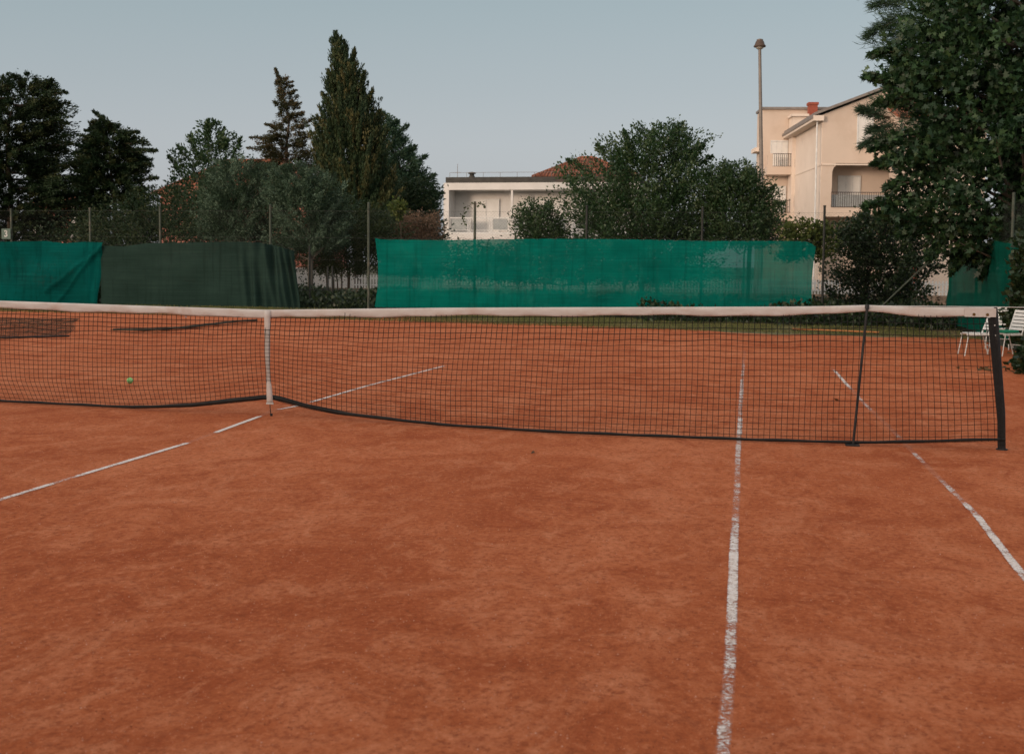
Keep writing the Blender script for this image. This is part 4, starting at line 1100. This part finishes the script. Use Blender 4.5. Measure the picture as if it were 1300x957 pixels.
# balconies
def railing(x0, x1, y, z0, z1, sp=.13, side=None):
    r_ = cb().box(x0, x1, y-.025, y+.025, z1-.04, z1).box(x0, x1, y-.02, y+.02, z0, z0+.03)
    x = x0
    while x <= x1: r_.box(x-.012, x+.012, y-.012, y+.012, z0, z1); x += sp
    r_.build('railing', M['rail_dark'], ch)
railing(Xf(1053), Xf(1130), -.02, zsol-.1, Zf(245))
cb().box(Xf(1055), Xf(1130), .35, .40, zsol-.1, Zf(248)).build('balcony_cloth', M['frost'], ch)
for pyr0, pyr1, pys in ((214, 198, 224), (271, 255.5, 281)):
    cb().box(Xb(967), Xb(1001), 8.35, 9.6, Zb(pys), Zb(pyr0)).build('balcony', M['cream'], ch)
    railing(Xb(974), Xb(1000), 8.4, Zb(pyr0), Zb(pyr1))
    cb().box(Xb(968), Xb(974), 8.35, 8.5, Zb(pyr0), Zb(pyr1)).build('parapet', M['cream'], ch)
# right-hand wing with a tiled pent roof
cb().box(Xf(1124), Xf(1230), -1.8, -.02, 0, Zf(152)).build('wing_wall', M['cream'], ch)
cb().prism([(Xf(1120), -2.2, Zf(154)), (Xf(1120), -.02, Zf(139)), (Xf(1120), -.02, Zf(142)), (Xf(1120), -2.2, Zf(157))], (Xf(1235)-Xf(1120), 0, 0)).build('pent_roof', M['tile'], ch)

# garden wall of the cream house seen under the fig
gw = MB().box(at(1120, 340, 44).x, at(1215, 340, 44).x, 44, 44.3, 0, at(1180, 262, 44).z).build('outbuilding', M['cream'])
tag(gw, 'orange-tinted outbuilding wall glimpsed between the fig leaves', 'building')
a_, b_2 = at(1140, 330, 43.9), at(1164, 352, 43.9)
MB().box(a_.x, b_2.x, 43.93, 43.99, 0, a_.z).build('door', M['brick'], gw)

# ------------------------------------------------------------------ red-roofed houses at the left
TY2 = 58
lh = empty('red_roof_house', (at(280, 260, TY2).x, TY2+3, 0)); tag(lh, 'low house with a red tiled roof hidden behind the trees and olives', 'house')
e0, e1 = at(192, 246, TY2), at(400, 246, TY2); ze_ = e0.z
MB().box(e0.x+.4, e1.x-.4, TY2+.4, TY2+7, 0, ze_-.02).build('wall', M['pink_wall'], lh)
c1 = at(290, 208, TY2+3.5); c2 = at(365, 199, TY2+3.5); c1.z = c2.z = (c1.z+c2.z)/2
A, B, C, D_ = Vector((e0.x, TY2, ze_)), Vector((e1.x, TY2, ze_)), Vector((e1.x, TY2+7.4, ze_)), Vector((e0.x, TY2+7.4, ze_))
rf = MB(); rf.poly([A, B, c2, c1]); rf.poly([B, C, c2]); rf.poly([C, D_, c1, c2]); rf.poly([D_, A, c1]); rf.poly([A, D_, C, B])
roof = rf.build('roof', M['tile'], lh)
MB().tube([A, c1, c2, B], .1, 6).build('ridge_tiles', M['tile'], roof)
rh_ = empty('pink_house', (at(70, 290, 46).x, 47, 0)); tag(rh_, 'small pink house with white corners behind the dark conifers', 'house')
a, b = at(40, 262, 46), at(96, 262, 46)
MB().box(a.x, b.x, 46, 49, 0, a.z).build('wall', M['pink_wall'], rh_)
MB().box(b.x-.22, b.x+.03, 45.95, 46.2, 0, a.z).box(a.x, b.x, 45.94, 45.999, at(60, 303, 46).z, at(60, 299, 46).z).build('trim', M['white_wall'], rh_)
MB().box(a.x+.1, a.x+.7, 45.95, 45.99, at(60, 297, 46).z, at(60, 280, 46).z).build('window', M['glass'], rh_)
MB().prism([(a.x-.2, 45.7, a.z), (b.x+.2, 45.7, a.z), (b.x+.2, 47.5, a.z+.7), (a.x-.2, 47.5, a.z+.7)], (0, .0, .08)).build('roof', M['tile'], rh_)

# ------------------------------------------------------------------ lamp post
LY = 40.0
lp0 = at(965.5, 330, LY); lt = at(964.5, 60, LY)
lamp = empty('lamp_post', (lp0.x, LY, 0)); tag(lamp, 'tall grey lamp post with a small dished lantern before the cream house', 'lamp post')
MB().tube([(lp0.x, LY, -.1), (lp0.x, LY, 4), (lt.x, LY, lt.z)], [.10, .088, .062], 14).build('pole', M['lampgrey'], lamp)
hd = MB().lathe([(.05, -.06), (.1, -.03), (.24, -.0), (.25, .04), (.2, .10), (.17, .2), (.12, .28), (0, .3)], (lt.x, LY, lt.z), 20).build('lamp_head', M['lamphead'], lamp, smooth=True)
MB().lathe([(0, -.1), (.1, -.09), (.16, -.04), (.16, -.012)], (lt.x, LY, lt.z), 20).build('lens', M['lampglass'], hd)
MB().lathe([(.125, .0), (.13, .05), (.0, .09)], (lt.x, LY, lt.z+.25), 12).build('cap', M['lampgrey'], hd)

# ------------------------------------------------------------------ chairs
def chair(loc, rz, label):
    t = empty('folding_chair', (0, 0, 0)); tag(t, label, 'chair', 'white slatted chairs at the court side')
    w_ = .21
    s_ = MB()
    for k in range(6): y = -.20+k*.072; s_.box(-w_, w_, y, y+.055, .425, .445)
    s_.box(-w_-.012, -w_+.012, -.22, .24, .40, .425).box(w_-.012, w_+.012, -.22, .24, .40, .425)
    s_.build('seat', M['white_plastic'], t, bevel=.004)
    b_ = MB()
    tilt = .32
    def bp_(x, h, d=0): return (x, .20+h*tilt-d*.95, .44+h-d*.3*0)
    for k in range(6):
        h = .06+k*.068
        p0, p1 = bp_(-w_, h), bp_(w_, h)
        b_.prism([(-w_, .20+h*tilt-.008, .44+h), (w_, .20+h*tilt-.008, .44+h), (w_, .20+(h+.052)*tilt-.008, .44+h+.052), (-w_, .20+(h+.052)*tilt-.008, .44+h+.052)], (0, .016, 0))
    for x in (-w_, w_): b_.tube([(x, .18, .40), (x, .20+.30*tilt, .74), (x, .20+.44*tilt, .89)], [.015, .014, .012], 8)
    b_.build('backrest', M['white_plastic'], t)
    for x in (-w_-.02, w_+.02):
        MB().tube([(x*.95, -.18, .43), (x*1.02, -.25, .0)], .011, 8).build('leg', M['white_plastic'], t)
        MB().tube([(x*.95, .20, .43), (x*1.02, .33, .0)], .011, 8).build('leg', M['white_plastic'], t)
    MB().tube([(-w_, .27, .2), (w_, .27, .2)], .008, 6).build('crossbar', M['white_plastic'], t)
    t.location = (loc.x, loc.y, gz(loc.x, loc.y)); t.rotation_euler = (0, 0, rz); t.scale = (.86, .86, .86)
    return t
PI = math.pi
chair(ground(1237, 451), -PI/2+.1, 'white slatted chair on the court side of the net post, seat towards the clay')
chair(ground(1268, 443), -.35, 'white slatted chair behind the other two, backrest showing just past the net post')
c3_ = ground(1277, 451)
chair(c3_, -PI/2+.42, 'white slatted chair with a green cushion, tilted back and farthest from the clay')
cs = MB().box(-.19, .19, -.19, .15, 0, .05).build('cushion', M['cushion'], bevel=.018)
cs.location = (c3_.x, c3_.y, gz(c3_.x)+.385); cs.rotation_euler = (0, 0, -PI/2+.42); cs.scale = (.86, .86, .86)
tag(cs, 'flat green cushion lying on the seat of a white slatted chair', 'cushion')

# ------------------------------------------------------------------ drag nets and the orange-handled brush on the far clay
def flat_net(name, label, corners, seed, mat='dragnet', bar=True):
    """a limp piece of netting lying on the clay"""
    A, B, C, D_ = [Vector((p.x, p.y, 0)) for p in corners]
    root = empty(name, (A.x, A.y, gz(A.x, A.y))); tag(root, label, 'drag net')
    nu, nv = 60, 34
    G_ = np.zeros((nv+1, nu+1, 3)); r = np.random.default_rng(seed)
    for j in range(nv+1):
        for i in range(nu+1):
            u, w_ = i/nu, j/nv
            p = (A*(1-u)+B*u)*(1-w_)+(D_*(1-u)+C*u)*w_
            x = p.x+.05*S(w_*9+u*5); y = p.y+.06*S(u*11+w_*4)
            G_[j, i] = (x, y, gz(x, y)+.012+.02*max(0, S(u*13+w_*17)*S(u*29-w_*7)))
    Va, Fa = strings(G_, 1, .003); Vb, Fb = strings(G_, 0, .003)
    np_mesh('netting', np.concatenate([Va, Vb]), np.concatenate([Fa, Fb+len(Va)]), M[mat], root)
    if bar:
        MB().tube([(A.x, A.y, gz(A.x, A.y)+.035), (B.x, B.y, gz(B.x, B.y)+.02)], .014, 8).build('bar', M['blacksteel'], root)
    return root
flat_net('drag_net', 'dark drag net lying spread on the far clay near the teal screen', [ground(-60, 433), ground(88, 428), ground(97, 405), ground(-50, 404)], 3)
# long narrow bundled net
pts = [ground(a, b) for a, b in ((146, 421), (175, 421.5), (205, 420.5), (235, 418), (270, 414.5), (300, 411), (322, 409))]
ln_ = MB(); rs = random.Random(9)
for k in range(7):
    ln_.tube([(p.x+rs.uniform(-.12, .12), p.y+rs.uniform(-.16, .16), gz(p.x, p.y)+.03+rs.uniform(0, .03)) for p in pts], [rs.uniform(.006, .022) for _ in pts], 6)
o = ln_.build('bundled_net', M['dragnet']); tag(o, 'long dark bundle of netting lying on the far clay behind the centre strap', 'drag net')
a, b = ground(1006, 420), ground(1116, 424.5)
br = empty('court_brush', (a.x, a.y, gz(a.x, a.y))); tag(br, 'long court brush with an orange wooden back lying at the clay edge', 'court brush')
za, zb_ = gz(a.x, a.y), gz(b.x, b.y)
d = (b-a); d.z = 0; nn = Vector((-d.y, d.x, 0)).normalized()
MB().prism([a-nn*.09+Vector((0, 0, .035-a.z+za)), a+nn*.09+Vector((0, 0, .035-a.z+za)), a+nn*.09+Vector((0, 0, .058-a.z+za)), a-nn*.09+Vector((0, 0, .058-a.z+za))], d+Vector((0, 0, zb_-za))).build('back_board', M['wood'], br, bevel=.01)
MB().prism([a-nn*.12+Vector((0, 0, .0-a.z+za)), a+nn*.06+Vector((0, 0, .0-a.z+za)), a+nn*.06+Vector((0, 0, .033-a.z+za)), a-nn*.12+Vector((0, 0, .033-a.z+za))], d+Vector((0, 0, zb_-za))).build('bristles', M['bristle'], br)

# ------------------------------------------------------------------ unseen tree row added behind the camera to keep the low sun off the court
V, F, tone, _, _, _ = make_crown([(0.0, 0, 56), (6.0, 0, 56), (9.5, 0, 55), (11.2, 0, 52)], -48, 5000, 60000, (.55, .4), 50, raw=True, spread=.5, tuft=.2, depth=.08, jag=.2, inner=1.0, rise=.02, t0=.05)
tl = np_mesh('shade_treeline', V, F, M['f_dark'], attrs={'tone': tone}); tag(tl, 'unseen row of trees added behind the near end to shade the court', 'added tree line', None, 'stuff')
tl.location.x = -24

# ------------------------------------------------------------------ camera, light, sky
cd = bpy.data.cameras.new('camera'); co = bpy.data.objects.new('camera', cd); COL.objects.link(co); SC.camera = co
cd.sensor_width = 36; cd.lens = FPX/1300*36; cd.shift_y = -45/1300; cd.clip_end = 4000; cd.clip_start = .05
mw = Matrix((R2, U2, -Fv)).transposed().to_4x4(); mw.translation = CAM; co.matrix_world = mw
cd.dof.use_dof = True; cd.dof.focus_distance = 11.2; cd.dof.aperture_fstop = 5.6

SUN_EL, SUN_AZ = math.radians(7.0), math.radians(180+33)   # azimuth clockwise from +Y
sd = bpy.data.lights.new('sun', 'SUN'); so = bpy.data.objects.new('sun', sd); COL.objects.link(so)
sd.energy = 1.4; sd.angle = math.radians(10); sd.color = (1, .74, .54)
dirv = Vector((math.sin(SUN_AZ)*math.cos(SUN_EL), math.cos(SUN_AZ)*math.cos(SUN_EL), math.sin(SUN_EL)))
so.rotation_euler = dirv.to_track_quat('Z', 'Y').to_euler()
wd = bpy.data.worlds.new('World'); SC.world = wd; wd.use_nodes = True
nt = wd.node_tree; bg = nt.nodes['Background']
sk = nt.nodes.new('ShaderNodeTexSky'); sk.sky_type = 'NISHITA'; sk.sun_disc = False
sk.sun_elevation = SUN_EL; sk.sun_rotation = SUN_AZ; sk.air_density = 1.0; sk.dust_density = 2.0; sk.ozone_density = 1.5; sk.altitude = 0
hs = N(nt, 'ShaderNodeHueSaturation', Saturation=.42); nt.links.new(sk.outputs[0], hs.inputs['Color'])
tint = mix(nt, 1.0, hs.outputs[0], (1.06, 1.0, 1.0), 'MULTIPLY'); 
# thin high veil of haze, brighter overhead, over the clear-sky model
tc = nt.nodes.new('ShaderNodeTexCoord'); sx = nt.nodes.new('ShaderNodeSeparateXYZ'); nt.links.new(tc.outputs['Generated'], sx.inputs[0])
K = 1/.15
gr = ramp(nt, sx.outputs[2], [(0.0, (.53*K, .545*K, .595*K)), (.10, (.50*K, .55*K, .595*K)), (.23, (.34*K, .455*K, .495*K)), (.45, (.5*K, .56*K, .6*K)), (.8, (.86*K, .86*K, .86*K))])
fin_ = mix(nt, .7, tint, gr.outputs[0])
# wide warm glow of the low sun behind the camera
dp = N(nt, 'ShaderNodeVectorMath', _operation='DOT_PRODUCT'); nt.links.new(tc.outputs['Generated'], dp.inputs[0]); dp.inputs[1].default_value = tuple(dirv)
gl = ramp(nt, dp.outputs['Value'], [(0.0, (0, 0, 0)), (.5, (.4*K, .34*K, .29*K)), (1.0, (1.7*K, 1.3*K, .95*K))])
fin_ = mix(nt, 1.0, fin_, gl.outputs[0], 'ADD'); nt.links.new(fin_, bg.inputs[0]); bg.inputs[1].default_value = .15
vs = SC.view_settings
vs.view_transform = 'Standard'; vs.look = 'None'; vs.gamma = 1; vs.exposure = 0.0; vs.use_curve_mapping = False
SC.cycles.use_denoising = True
SC.cycles.max_bounces = 6; SC.cycles.transparent_max_bounces = 12
